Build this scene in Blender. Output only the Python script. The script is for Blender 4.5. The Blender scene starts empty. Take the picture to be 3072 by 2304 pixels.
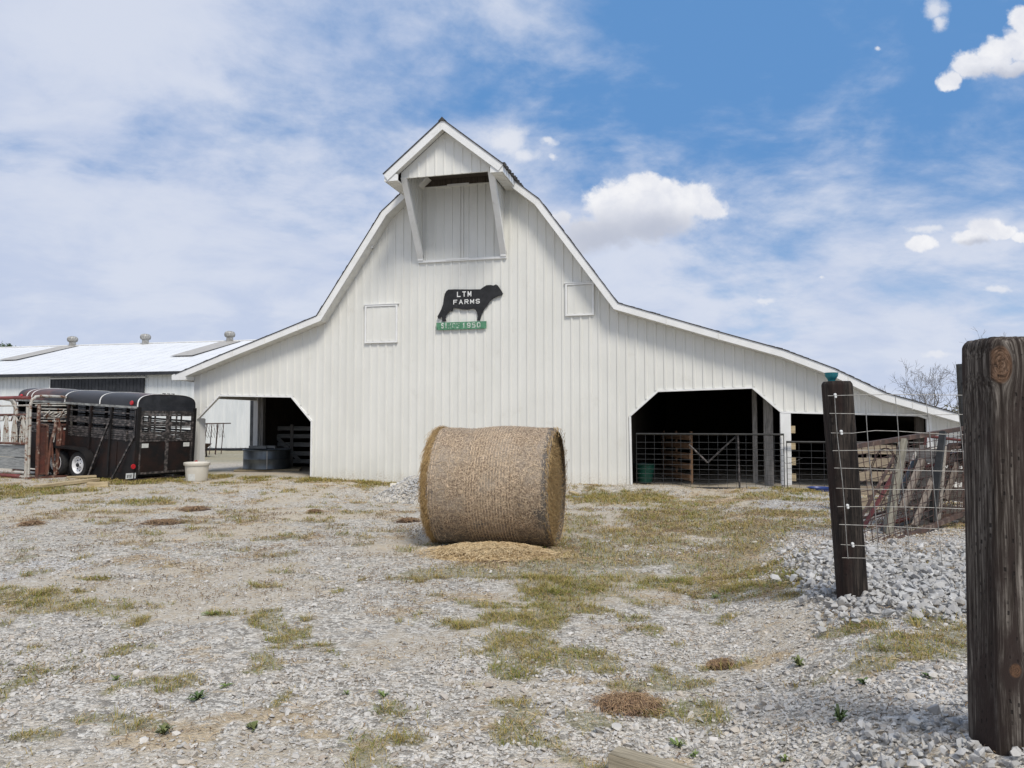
import bpy, math, random
import numpy as np
from mathutils import Vector, Matrix
random.seed(7); RNG = np.random.default_rng(11)
R = math.radians
sc = bpy.context.scene

# ------------------------------------------------------------------ camera
F = 2250.0; TH = math.atan(110/2250); EYE = 1.65
cam_d = bpy.data.cameras.new('camera'); cam = bpy.data.objects.new('camera', cam_d)
sc.collection.objects.link(cam); sc.camera = cam
cam.location = (0, 0, EYE); cam.rotation_euler = (R(90)+TH, 0, 0)
cam_d.sensor_width = 36; cam_d.lens = 36*F/3072; cam_d.clip_start = .05; cam_d.clip_end = 5000

def ray(px, py):
    u = (px-1536)/F; v = -(py-1152)/F
    return Vector((u, math.cos(TH)-v*math.sin(TH), math.sin(TH)+v*math.cos(TH)))
def at_y(px, py, Y):
    r = ray(px, py); k = Y/r.y
    return Vector((r.x*k, Y, EYE+r.z*k))
def on_z(px, py, z=0.):
    r = ray(px, py); k = (z-EYE)/r.z
    return Vector((r.x*k, r.y*k, z))

# ------------------------------------------------------------------ node helpers
def nd(nt, typ, ins=None, **kw):
    n = nt.nodes.new(typ)
    for k, v in kw.items(): setattr(n, k, v)
    if ins:
        for k, v in ins.items():
            s = n.inputs[k]
            if isinstance(v, bpy.types.NodeSocket): nt.links.new(v, s)
            else:
                if isinstance(v, (tuple, list)) and len(v) == 3 and s.type == 'RGBA': v = (*v, 1)
                s.default_value = v
    return n
def mth(nt, op, a, b=0., c=0., clamp=False):
    n = nd(nt, 'ShaderNodeMath', {0: a, 1: b, 2: c}, operation=op); n.use_clamp = clamp
    return n.outputs[0]
def vmt(nt, op, a, b=(0, 0, 0)):
    n = nd(nt, 'ShaderNodeVectorMath', {0: a, 1: b}, operation=op)
    return n.outputs['Value'] if op in ('LENGTH', 'DOT_PRODUCT') else n.outputs[0]
def mixc(nt, f, a, b, mode='MIX'):
    n = nt.nodes.new('ShaderNodeMix'); n.data_type = 'RGBA'; n.blend_type = mode
    for i, v in ((0, f), (6, a), (7, b)):
        if isinstance(v, bpy.types.NodeSocket): nt.links.new(v, n.inputs[i])
        else:
            if isinstance(v, (tuple, list)) and len(v) == 3: v = (*v, 1)
            n.inputs[i].default_value = v
    return n.outputs[2]
def sstep(nt, v, a, b, lo=0., hi=1.):
    n = nd(nt, 'ShaderNodeMapRange', {0: v, 1: a, 2: b, 3: lo, 4: hi}, interpolation_type='SMOOTHSTEP')
    return n.outputs[0]
def noise(nt, vec, scale=5., detail=5., rough=.55, dist=0., dim='3D'):
    n = nd(nt, 'ShaderNodeTexNoise', {'Vector': vec, 'Scale': scale, 'Detail': detail, 'Roughness': rough, 'Distortion': dist}, noise_dimensions=dim)
    return n.outputs[0]

# ------------------------------------------------------------------ sky (world)
SUN_EL, SUN_AZ = 52., 158.      # azimuth clockwise from +Y: behind the camera, a little to the right
w = bpy.data.worlds.new('World'); sc.world = w; w.use_nodes = True
nt = w.node_tree; nt.nodes.clear()
SKY_STR = .10
sky = nd(nt, 'ShaderNodeTexSky', sky_type='NISHITA', sun_disc=False, sun_elevation=R(SUN_EL), sun_rotation=R(SUN_AZ),
         altitude=100, air_density=1.0, dust_density=.6, ozone_density=2.5)
tc = nd(nt, 'ShaderNodeTexCoord').outputs['Generated']
sp = nd(nt, 'ShaderNodeSeparateXYZ', {0: tc})
X, Y, Z = sp.outputs
K = 1/SKY_STR
def kc(r, g, b): return (r*K, g*K, b*K)
yy = mth(nt, 'MAXIMUM', Y, .15)
u = mth(nt, 'DIVIDE', X, yy); v = mth(nt, 'DIVIDE', Z, yy)
uv = nd(nt, 'ShaderNodeCombineXYZ', {0: u, 1: v, 2: 0.}).outputs[0]
front = sstep(nt, Y, .12, .3)
# clear-sky blue taken towards the photograph's hue, paler to the horizon
hz = sstep(nt, Z, -.02, .33)
blue = mixc(nt, hz, kc(.47, .63, .86), kc(.125, .305, .63))
base = mixc(nt, .88, sky.outputs[0], blue)
# high thin cloud in a flat layer
zz = mth(nt, 'ADD', mth(nt, 'MAXIMUM', Z, 0.), .30)
lx = mth(nt, 'DIVIDE', X, zz); ly = mth(nt, 'DIVIDE', Y, zz)
lay = nd(nt, 'ShaderNodeCombineXYZ', {0: lx, 1: ly, 2: 0.}).outputs[0]
lrot = nd(nt, 'ShaderNodeMapping', {'Vector': lay, 'Rotation': (0, 0, R(-28)), 'Scale': (1.1, 1.35, 1)}).outputs[0]
c1 = noise(nt, lrot, 1.1, 9, .6, .4)
c2 = noise(nt, nd(nt, 'ShaderNodeMapping', {'Vector': lay, 'Location': (4, 2, 0), 'Rotation': (0, 0, R(-35)), 'Scale': (.9, 1.1, 1)}).outputs[0], 3.2, 8, .58, .3)
c3 = noise(nt, lay, 9.5, 6, .6, .3)
side = mth(nt, 'ADD', sstep(nt, u, -.62, .58, .34, -.05), sstep(nt, Y, .1, -.3, 0., .25))             # more cloud to the left; unseen cloud added behind camera to whiten ambient light
low = sstep(nt, v, .36, .03, 0., .42)                  # and towards the horizon
dens = mth(nt, 'ADD', mth(nt, 'ADD', mth(nt, 'MULTIPLY_ADD', c1, 1.45, -.225), mth(nt, 'MULTIPLY_ADD', c2, .85, -.215)), mth(nt, 'ADD', side, mth(nt, 'ADD', low, mth(nt, 'MULTIPLY', mth(nt, 'SUBTRACT', c3, .3), .34))))
cir = sstep(nt, dens, .62, 1.12, 0., .93)
ccol = mixc(nt, sstep(nt, c2, .35, .65), kc(.56, .63, .80), kc(.69, .735, .85))
skyc = mixc(nt, cir, base, ccol)
# fair-weather clouds: unions of puffs at world directions (u = X/Y, v = Z/Y)
def dirn(px, py):
    r = ray(px, py); return (r.x/r.y, r.z/r.y)
puffs = [(240,930,58,42),(400,985,165,85),(330,1010,70,60),(530,870,175,110),(600,790,70,62),(700,860,170,95),(830,850,90,80),(885,880,75,52),(620,940,240,80),
 (1900,335,52,50),(2000,275,95,66),(2100,225,95,78),(2220,190,110,100),(2160,290,110,40),(2200,80,60,60),
 (1985,1010,85,32),(2050,965,75,40),(2115,975,55,28),(1775,1030,62,30),(2205,1000,50,20)]
wisps = [(30,600,95,80),(110,650,62,34),(205,595,34,18),(215,660,16,16),(1828,40,64,56),(1852,95,36,44),(1785,972,92,20),(1105,1275,55,19),(1842,1492,66,17),(2100,1225,60,18),(1352,1180,14,9),(1600,200,20,14)]
wob = noise(nt, uv, 9., 8, .62, .2)
wv = nd(nt, 'ShaderNodeTexNoise', {'Vector': uv, 'Scale': 22., 'Detail': 6., 'Roughness': .6}).outputs['Color']
wofs = vmt(nt, 'MULTIPLY', vmt(nt, 'SUBTRACT', wv, (.5, .5, .5)), (.035, .03, 0))
uvw = vmt(nt, 'ADD', uv, wofs)
def field(lst, vec, k=.08):
    m = None
    for (x, y, rx, ry) in lst:
        cx, cy = dirn(1500+x/1.407, y/1.407)
        rx2, ry2 = rx/1.407/F, ry/1.407/F
        d = vmt(nt, 'LENGTH', vmt(nt, 'MULTIPLY', vmt(nt, 'SUBTRACT', vec, (cx, cy, 0)), (1/rx2, 1/ry2, 0)))
        e = mth(nt, 'SUBTRACT', 1.0, d)
        m = e if m is None else nd(nt, 'ShaderNodeMath', {0: m, 1: e, 2: k}, operation='SMOOTH_MAX').outputs[0]
    return m
fm = field(puffs, uvw)
fine = noise(nt, uv, 60., 5, .62)
mid = noise(nt, uvw, 24., 6, .6)
brk_ = mth(nt, 'ADD', mth(nt, 'MULTIPLY', mth(nt, 'SUBTRACT', wob, .5), .7), mth(nt, 'ADD', mth(nt, 'MULTIPLY', mth(nt, 'SUBTRACT', mid, .5), 1.0), mth(nt, 'MULTIPLY', mth(nt, 'SUBTRACT', fine, .5), .5)))
fm2 = mth(nt, 'ADD', fm, brk_)
fs = field([(450,1010,230,95),(650,975,200,72),(560,1050,180,50),(2150,330,150,45),(2040,1035,100,22)], uvw, .3)
shade = sstep(nt, mth(nt, 'ADD', fs, mth(nt, 'MULTIPLY', mth(nt, 'SUBTRACT', mid, .5), .8)), -.9, .8, 0., .85)
cm = mth(nt, 'MULTIPLY', mth(nt, 'MULTIPLY', sstep(nt, fm2, -.22, nd(nt, 'ShaderNodeMath', {0: shade, 1: .28, 2: .24}, operation='MULTIPLY_ADD').outputs[0]), front), .97)
puffc = mixc(nt, shade, mixc(nt, sstep(nt, mid, .3, .7), kc(.76, .78, .85), kc(.93, .93, .95)), kc(.46, .50, .61))
fw = mth(nt, 'ADD', field(wisps, uvw), mth(nt, 'MULTIPLY', brk_, 1.1))
skyc = mixc(nt, mth(nt, 'MULTIPLY', mth(nt, 'MULTIPLY', sstep(nt, fw, -.2, .7), front), .8), skyc, kc(.80, .82, .88))
skyc = mixc(nt, cm, skyc, puffc)
bg = nd(nt, 'ShaderNodeBackground', {'Color': skyc, 'Strength': SKY_STR})
nt.links.new(bg.outputs[0], nd(nt, 'ShaderNodeOutputWorld').inputs[0])
w.cycles.sampling_method = 'MANUAL'; w.cycles.sample_map_resolution = 512

# ------------------------------------------------------------------ sun and exposure
sl = bpy.data.lights.new('sun', 'SUN'); sl.energy = 3.05; sl.angle = R(16); sl.color = (1, .94, .84)
so = bpy.data.objects.new('sun', sl); sc.collection.objects.link(so)
sd = Vector((math.sin(R(SUN_AZ))*math.cos(R(SUN_EL)), math.cos(R(SUN_AZ))*math.cos(R(SUN_EL)), math.sin(R(SUN_EL))))
so.rotation_euler = (-sd).to_track_quat('-Z', 'Y').to_euler(); so.location = sd*60
sc.view_settings.view_transform = 'Standard'; sc.view_settings.look = 'None'
sc.view_settings.exposure = 0.0; sc.view_settings.gamma = 1

# ------------------------------------------------------------------ materials
def mat(name, c1, c2=None, scale=4., rough=.6, metal=0., bump=0., bscale=40., stretch=(1, 1, 1), lo=.35, hi=.65,
        stain=None, sscale=2., sthr=(.55, .7), detail=6, spec=.4, isl=0.):
    m = bpy.data.materials.new(name); m.use_nodes = True
    nt = m.node_tree; b = nt.nodes['Principled BSDF']
    b.inputs['Roughness'].default_value = rough; b.inputs['Metallic'].default_value = metal
    b.inputs['Specular IOR Level'].default_value = spec
    co = nd(nt, 'ShaderNodeTexCoord').outputs['Object']
    vec = nd(nt, 'ShaderNodeMapping', {'Vector': co, 'Scale': stretch}).outputs[0]
    if c2 is None: c2 = tuple(x*.85 for x in c1)
    col = mixc(nt, sstep(nt, noise(nt, vec, scale, detail, .6), lo, hi), c1, c2)
    if stain:
        col = mixc(nt, sstep(nt, noise(nt, nd(nt, 'ShaderNodeMapping', {'Vector': co, 'Location': (3, 7, 1)}).outputs[0], sscale, 7, .65), *sthr), col, stain)
    if isl:
        ri = nd(nt, 'ShaderNodeNewGeometry').outputs['Random Per Island']
        col = mixc(nt, 1., col, nd(nt, 'ShaderNodeCombineColor', {0: mth(nt, 'MULTIPLY_ADD', ri, isl, 1-isl/2), 1: mth(nt, 'MULTIPLY_ADD', ri, isl, 1-isl/2), 2: mth(nt, 'MULTIPLY_ADD', ri, isl, 1-isl/2)}).outputs[0], 'MULTIPLY')
    nt.links.new(col, b.inputs['Base Color'])
    if bump:
        bn = nd(nt, 'ShaderNodeBump', {'Height': noise(nt, vec, bscale, 5, .6), 'Strength': 1., 'Distance': bump})
        nt.links.new(bn.outputs[0], b.inputs['Normal'])
    return m
def wood(name, c1, c2, grain=(40, 40, 2.5), bump=.002, rough=.85, stain=None, sscale=1.5, sthr=(.5, .7), knots=(), incise=None, isl=0., lohi=(.36, .62)):
    """grain runs along local Z by default (stretch given in grain)"""
    m = bpy.data.materials.new(name); m.use_nodes = True
    nt = m.node_tree; b = nt.nodes['Principled BSDF']
    b.inputs['Roughness'].default_value = rough; b.inputs['Specular IOR Level'].default_value = .25
    co = nd(nt, 'ShaderNodeTexCoord').outputs['Object']
    vec = co
    knotm = None; ringv = None
    if knots:
        s = nd(nt, 'ShaderNodeSeparateXYZ', {0: co})
        xs = s.outputs[0]
        for (kx, kz, ra, rb) in knots:
            dx = mth(nt, 'DIVIDE', mth(nt, 'SUBTRACT', s.outputs[0], kx), ra)
            dz = mth(nt, 'DIVIDE', mth(nt, 'SUBTRACT', s.outputs[2], kz), rb)
            d2 = mth(nt, 'ADD', mth(nt, 'MULTIPLY', dx, dx), mth(nt, 'MULTIPLY', dz, dz))
            xs = mth(nt, 'SUBTRACT', xs, mth(nt, 'DIVIDE', mth(nt, 'MULTIPLY', dx, ra), mth(nt, 'MAXIMUM', d2, 1.)))
            r_ = mth(nt, 'SQRT', d2)
            km = mth(nt, 'MULTIPLY', sstep(nt, r_, 1.12, .9), sstep(nt, s.outputs[1], -.085, -.10))
            knotm = km if knotm is None else mth(nt, 'MAXIMUM', knotm, km)
            rg = nd(nt, 'ShaderNodeCombineXYZ', {0: mth(nt, 'MULTIPLY', r_, .13), 1: mth(nt, 'MULTIPLY', mth(nt, 'ARCTAN2', dz, dx), .02), 2: 0.}).outputs[0]
            ringv = rg if ringv is None else mixc(nt, km, ringv, rg)
        vec = nd(nt, 'ShaderNodeCombineXYZ', {0: xs, 1: s.outputs[1], 2: s.outputs[2]}).outputs[0]
    g = nd(nt, 'ShaderNodeMapping', {'Vector': vec, 'Scale': grain}).outputs[0]
    n1 = noise(nt, g, 1., 8, .7, .25)
    n2 = noise(nt, nd(nt, 'ShaderNodeMapping', {'Vector': vec, 'Scale': tuple(a*3.1 for a in grain)}).outputs[0], 1., 4, .6)
    if ringv is not None:
        nr = noise(nt, ringv, 40., 5, .7)
        n1 = nd(nt, 'ShaderNodeMix', {0: knotm, 2: n1, 3: nr}).outputs[0]
    h = mth(nt, 'ADD', mth(nt, 'MULTIPLY', n1, .7), mth(nt, 'MULTIPLY', n2, .3))
    col = mixc(nt, sstep(nt, h, *lohi), c2, c1)
    crack = sstep(nt, n1, .40, .33)
    col = mixc(nt, mth(nt, 'MULTIPLY', crack, .8), col, tuple(x*.25 for x in c2))
    if stain:
        col = mixc(nt, sstep(nt, noise(nt, nd(nt, 'ShaderNodeMapping', {'Vector': co, 'Location': (3, 7, 1), 'Scale': (3, 3, 1)}).outputs[0], sscale, 7, .65), *sthr), col, stain)
    if knots:
        col = mixc(nt, mth(nt, 'MULTIPLY', knotm, .6), col, mixc(nt, sstep(nt, n1, .36, .6), (.05, .027, .015), (.20, .105, .055)))
    hh = h
    if incise:
        s2 = nd(nt, 'ShaderNodeSeparateXYZ', {0: co})
        ax = mth(nt, 'MULTIPLY', mth(nt, 'ADD', mth(nt, 'ADD', s2.outputs[0], s2.outputs[1]), mth(nt, 'MULTIPLY', noise(nt, co, 7., 2), .03)), incise[0]); az = mth(nt, 'MULTIPLY', s2.outputs[2], incise[1])
        cell = mth(nt, 'FLOOR', ax)
        az = mth(nt, 'ADD', az, mth(nt, 'MULTIPLY', cell, .37))
        fx = mth(nt, 'ABSOLUTE', mth(nt, 'SUBTRACT', mth(nt, 'FRACT', ax), .5)); fz = mth(nt, 'ABSOLUTE', mth(nt, 'SUBTRACT', mth(nt, 'FRACT', az), .5))
        im = mth(nt, 'MULTIPLY', sstep(nt, fx, .17, .05), sstep(nt, mth(nt, 'ADD', fz, mth(nt, 'MULTIPLY', noise(nt, co, 60., 2), .2)), .34, .22))
        im = mth(nt, 'MULTIPLY', im, sstep(nt, noise(nt, co, 9., 3), .46, .6))
        col = mixc(nt, mth(nt, 'MULTIPLY', im, .85), col, (.008, .006, .005)); hh = mth(nt, 'SUBTRACT', h, mth(nt, 'MULTIPLY', im, .6))
    if isl:
        ri = nd(nt, 'ShaderNodeNewGeometry').outputs['Random Per Island']
        f_ = mth(nt, 'MULTIPLY_ADD', ri, isl, 1-isl/2)
        col = mixc(nt, 1., col, nd(nt, 'ShaderNodeCombineColor', {0: f_, 1: f_, 2: f_}).outputs[0], 'MULTIPLY')
    nt.links.new(col, b.inputs['Base Color'])
    bn = nd(nt, 'ShaderNodeBump', {'Height': hh, 'Strength': 1., 'Distance': bump})
    nt.links.new(bn.outputs[0], b.inputs['Normal'])
    return m

MT = {}
MT['siding'] = mat('white_siding', (.725, .72, .675), (.68, .675, .63), 1.2, .45, 0, .0012, 9, (1, 1, .5), stain=(.60, .585, .53), sscale=1.3, sthr=(.58, .8), spec=.35)
def add_splash(m, z0, z1, c, k=.8):
    nt = m.node_tree; b = nt.nodes['Principled BSDF']; src = b.inputs['Base Color'].links[0].from_socket
    co = nd(nt, 'ShaderNodeTexCoord').outputs['Object']; z = nd(nt, 'ShaderNodeSeparateXYZ', {0: co}).outputs[2]
    f = sstep(nt, mth(nt, 'ADD', z, mth(nt, 'MULTIPLY', mth(nt, 'SUBTRACT', noise(nt, nd(nt, 'ShaderNodeMapping', {'Vector': co, 'Scale': (1, 1, .35)}).outputs[0], 3.5, 7, .7), .5), .8)), z1, z0)
    sp_ = noise(nt, co, 26., 4, .7)
    nt.links.new(mixc(nt, mth(nt, 'MULTIPLY', mth(nt, 'MULTIPLY', f, sstep(nt, sp_, .38, .62)), k), src, c), b.inputs['Base Color'])
add_splash(MT['siding'], -.05, .42, (.42, .37, .29), .65)
# thin vertical run-off streaks
_m = MT['siding']; nt = _m.node_tree; _b = nt.nodes['Principled BSDF']; _src = _b.inputs['Base Color'].links[0].from_socket
_co = nd(nt, 'ShaderNodeTexCoord').outputs['Object']
_st = noise(nt, nd(nt, 'ShaderNodeMapping', {'Vector': _co, 'Scale': (5, 1, .22)}).outputs[0], 1.6, 6, .65)
nt.links.new(mixc(nt, mth(nt, 'MULTIPLY', sstep(nt, _st, .55, .75), .30), _src, (.56, .55, .50)), _b.inputs['Base Color'])
MT['trim'] = mat('white_trim', (.80, .80, .785), (.74, .74, .72), 3, .4, stain=(.62, .61, .57), sscale=5, sthr=(.6, .8))
MT['soffit'] = mat('white_soffit', (.74, .73, .69), (.66, .65, .61), 4, .5)
MT['shingle'] = mat('dark_shingles', (.035, .035, .038), (.09, .085, .08), 18, .9, 0, .01, 60)
MT['pale_metal'] = mat('pale_roof_metal', (.72, .73, .74), (.67, .68, .69), .8, .5, .0, 0, stain=(.6, .6, .58), sscale=.7, sthr=(.6, .85))
MT['far_siding'] = mat('pale_painted_metal', (.74, .76, .76), (.64, .67, .68), 1.2, .5, 0, 0, stretch=(2.5, 1, .3), stain=(.55, .57, .57), sscale=.6, sthr=(.58, .8))
MT['black_paint'] = mat('black_paint', (.012, .014, .018), (.03, .032, .038), 3, .5, stain=(.06, .06, .065), sscale=4, sthr=(.6, .8))
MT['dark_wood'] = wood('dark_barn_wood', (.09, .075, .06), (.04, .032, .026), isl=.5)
MT['skylight'] = mat('dull_skylight', (.42, .40, .36), (.36, .34, .31), 3, .5)
MT['maroon'] = mat('faded_maroon_paint', (.13, .030, .026), (.085, .026, .022), 5, .65, stain=(.22, .14, .11), sscale=5, sthr=(.6, .75))
MT['scrap_rust'] = mat('weathered_brown_rust', (.10, .058, .043), (.05, .035, .029), 6, .75, 0, .0015, 50, stain=(.26, .20, .155), sscale=5, sthr=(.54, .70))
MT['galv'] = mat('galvanised_steel', (.17, .19, .20), (.11, .125, .135), 3, .45, .75, 0, stretch=(1, 1, .4), stain=(.10, .12, .12), sscale=3, sthr=(.55, .8))
MT['vent'] = mat('weathered_vent_metal', (.45, .44, .41), (.30, .29, .27), 6, .5, .4)
MT['trailer'] = mat('worn_black_trailer_paint', (.010, .010, .011), (.018, .016, .016), 3, .5, 0, .0006, 60, stain=(.030, .016, .013), sscale=1.6, sthr=(.54, .74), spec=.2)
MT['trailer_roof'] = mat('worn_black_trailer_roof', (.020, .021, .024), (.030, .030, .034), 3, .45, 0, .001, 30, stretch=(.4, 1, 1), stain=(.10, .045, .036), sscale=1.1, sthr=(.50, .66))
MT['trailer_rust'] = mat('rusty_trailer_panel', (.024, .014, .012), (.010, .010, .011), 2.3, .55, 0, .0008, 60, stain=(.055, .030, .024), sscale=4, sthr=(.56, .8), spec=.2)
MT['slat'] = mat('scuffed_black_steel', (.035, .033, .033), (.24, .21, .20), 14, .45, .3, stretch=(.6, 1, 1), lo=.42, hi=.75)
MT['pale_rail'] = mat('scuffed_pale_rail', (.30, .31, .30), (.14, .14, .135), 8, .5)
MT['white_band'] = mat('white_band', (.78, .78, .77), (.66, .64, .6), 8, .5)
MT['tyre'] = mat('tyre_rubber', (.018, .018, .019), (.03, .028, .027), 12, .85, 0, .001, 60)
MT['white_rim'] = mat('white_wheel_paint', (.75, .76, .78), (.62, .62, .63), 10, .4)
MT['red_lens'] = mat('red_lens', (.55, .02, .03), (.38, .015, .02), 10, .25)
MT['plate'] = mat('licence_plate_white', (.72, .74, .74), (.6, .62, .62), 30, .4)
MT['sticker'] = mat('pale_sticker', (.66, .67, .64), (.55, .55, .52), 12, .6)
MT['black_letter'] = mat('black_lettering', (.015, .015, .016), (.02, .02, .02), 10, .6)
MT['rust'] = mat('rusty_steel', (.15, .062, .040), (.075, .036, .027), 7, .75, 0, .0015, 50, stain=(.40, .34, .28), sscale=7, sthr=(.54, .68))
MT['rust_panel'] = mat('rusty_red_sheet', (.12, .038, .026), (.06, .027, .021), 4, .7, 0, .0015, 40, stain=(.32, .20, .16), sscale=6, sthr=(.56, .72))
MT['pale_pipe'] = mat('chipped_pale_paint', (.50, .49, .45), (.40, .37, .32), 6, .6, 0, .001, 50, stain=(.17, .075, .04), sscale=9, sthr=(.52, .62))
MT['red_pipe'] = mat('faded_red_paint', (.21, .048, .040), (.14, .040, .034), 5, .6, stain=(.42, .28, .22), sscale=5, sthr=(.6, .75))
MT['grey_wood'] = wood('grey_weathered_wood', (.36, .36, .34), (.17, .17, .165), (2.2, 34, 34), isl=.35)
MT['grey_wood_up'] = wood('grey_weathered_posts', (.34, .32, .29), (.15, .14, .13), (34, 34, 2.2), isl=.4)
MT['tan_wood'] = wood('tan_lumber', (.50, .41, .26), (.30, .23, .14), (2.2, 30, 30), isl=.3)
MT['brown_wood'] = wood('brown_barn_boards', (.20, .12, .07), (.09, .055, .035), (2.2, 30, 30), isl=.5)
MT['pile_board'] = wood('silvery_boards', (.36, .325, .28), (.17, .15, .13), (2., 30, 30), isl=.4)
MT['timber'] = wood('weathered_timber', (.40, .345, .25), (.17, .145, .10), (60, 60, 2.4), .0015, stain=(.12, .13, .07), sscale=2.5, sthr=(.55, .75))
MT['tub'] = mat('dirty_cream_plastic', (.62, .585, .51), (.55, .52, .45), 3, .45, stain=(.38, .35, .29), sscale=3, sthr=(.58, .8))
MT['green_tub'] = mat('green_plastic', (.008, .085, .062), (.006, .06, .045), 4, .4)
MT['teal'] = mat('teal_plastic', (.02, .19, .22), (.015, .14, .17), 8, .35)
MT['blue'] = mat('blue_plastic', (.03, .06, .22), (.025, .05, .18), 8, .4)
MT['black_steel'] = mat('black_gate_steel', (.016, .017, .017), (.03, .03, .03), 8, .45, .2)
MT['gate_wire'] = mat('dull_wire', (.09, .095, .10), (.05, .05, .05), 20, .5, .5)
MT['bright_wire'] = mat('galvanised_wire', (.36, .35, .33), (.24, .23, .21), 30, .55, .3)
MT['rust_wire'] = mat('rusty_wire', (.085, .045, .035), (.05, .035, .03), 20, .7, .2)
MT['clip'] = mat('white_clip', (.80, .80, .78), (.7, .7, .68), 10, .5)
MT['cow_black'] = mat('weathered_black_board', (.010, .010, .011), (.02, .02, .022), 6, .6, 0, .002, 30, stain=(.16, .16, .15), sscale=22, sthr=(.66, .72))
MT['green_board'] = mat('peeling_green_paint', (.065, .20, .11), (.11, .28, .17), 7, .7, 0, .002, 30, stain=(.03, .045, .03), sscale=17, sthr=(.62, .68))
MT['white_letter'] = mat('white_lettering', (.78, .78, .76), (.70, .70, .68), 10, .6)
MT['worn_letter'] = mat('worn_white_lettering', (.62, .66, .60), (.5, .56, .5), 10, .7, stain=(.08, .21, .12), sscale=22, sthr=(.56, .62))
MT['very_worn_letter'] = mat('flaked_white_lettering', (.5, .58, .5), (.4, .5, .4), 10, .7, stain=(.07, .19, .11), sscale=22, sthr=(.46, .52))
MT['bark'] = mat('grey_bark', (.13, .115, .10), (.09, .08, .07), 8, .9)
MT['leaf'] = mat('spring_leaves', (.06, .10, .035), (.09, .13, .05), 3, .8, isl=.8)
MT['shrub_leaf'] = mat('budding_brown_green', (.12, .12, .06), (.10, .085, .055), 3, .8, isl=.8)
MT['stone_white'] = mat('pale_rock', (.62, .58, .50), (.5, .46, .4), 6, .8, 0, .01, 20)
MT['board_fence'] = wood('yellowed_boards', (.42, .34, .24), (.24, .20, .15), (2., 26, 26), isl=.55)

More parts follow.
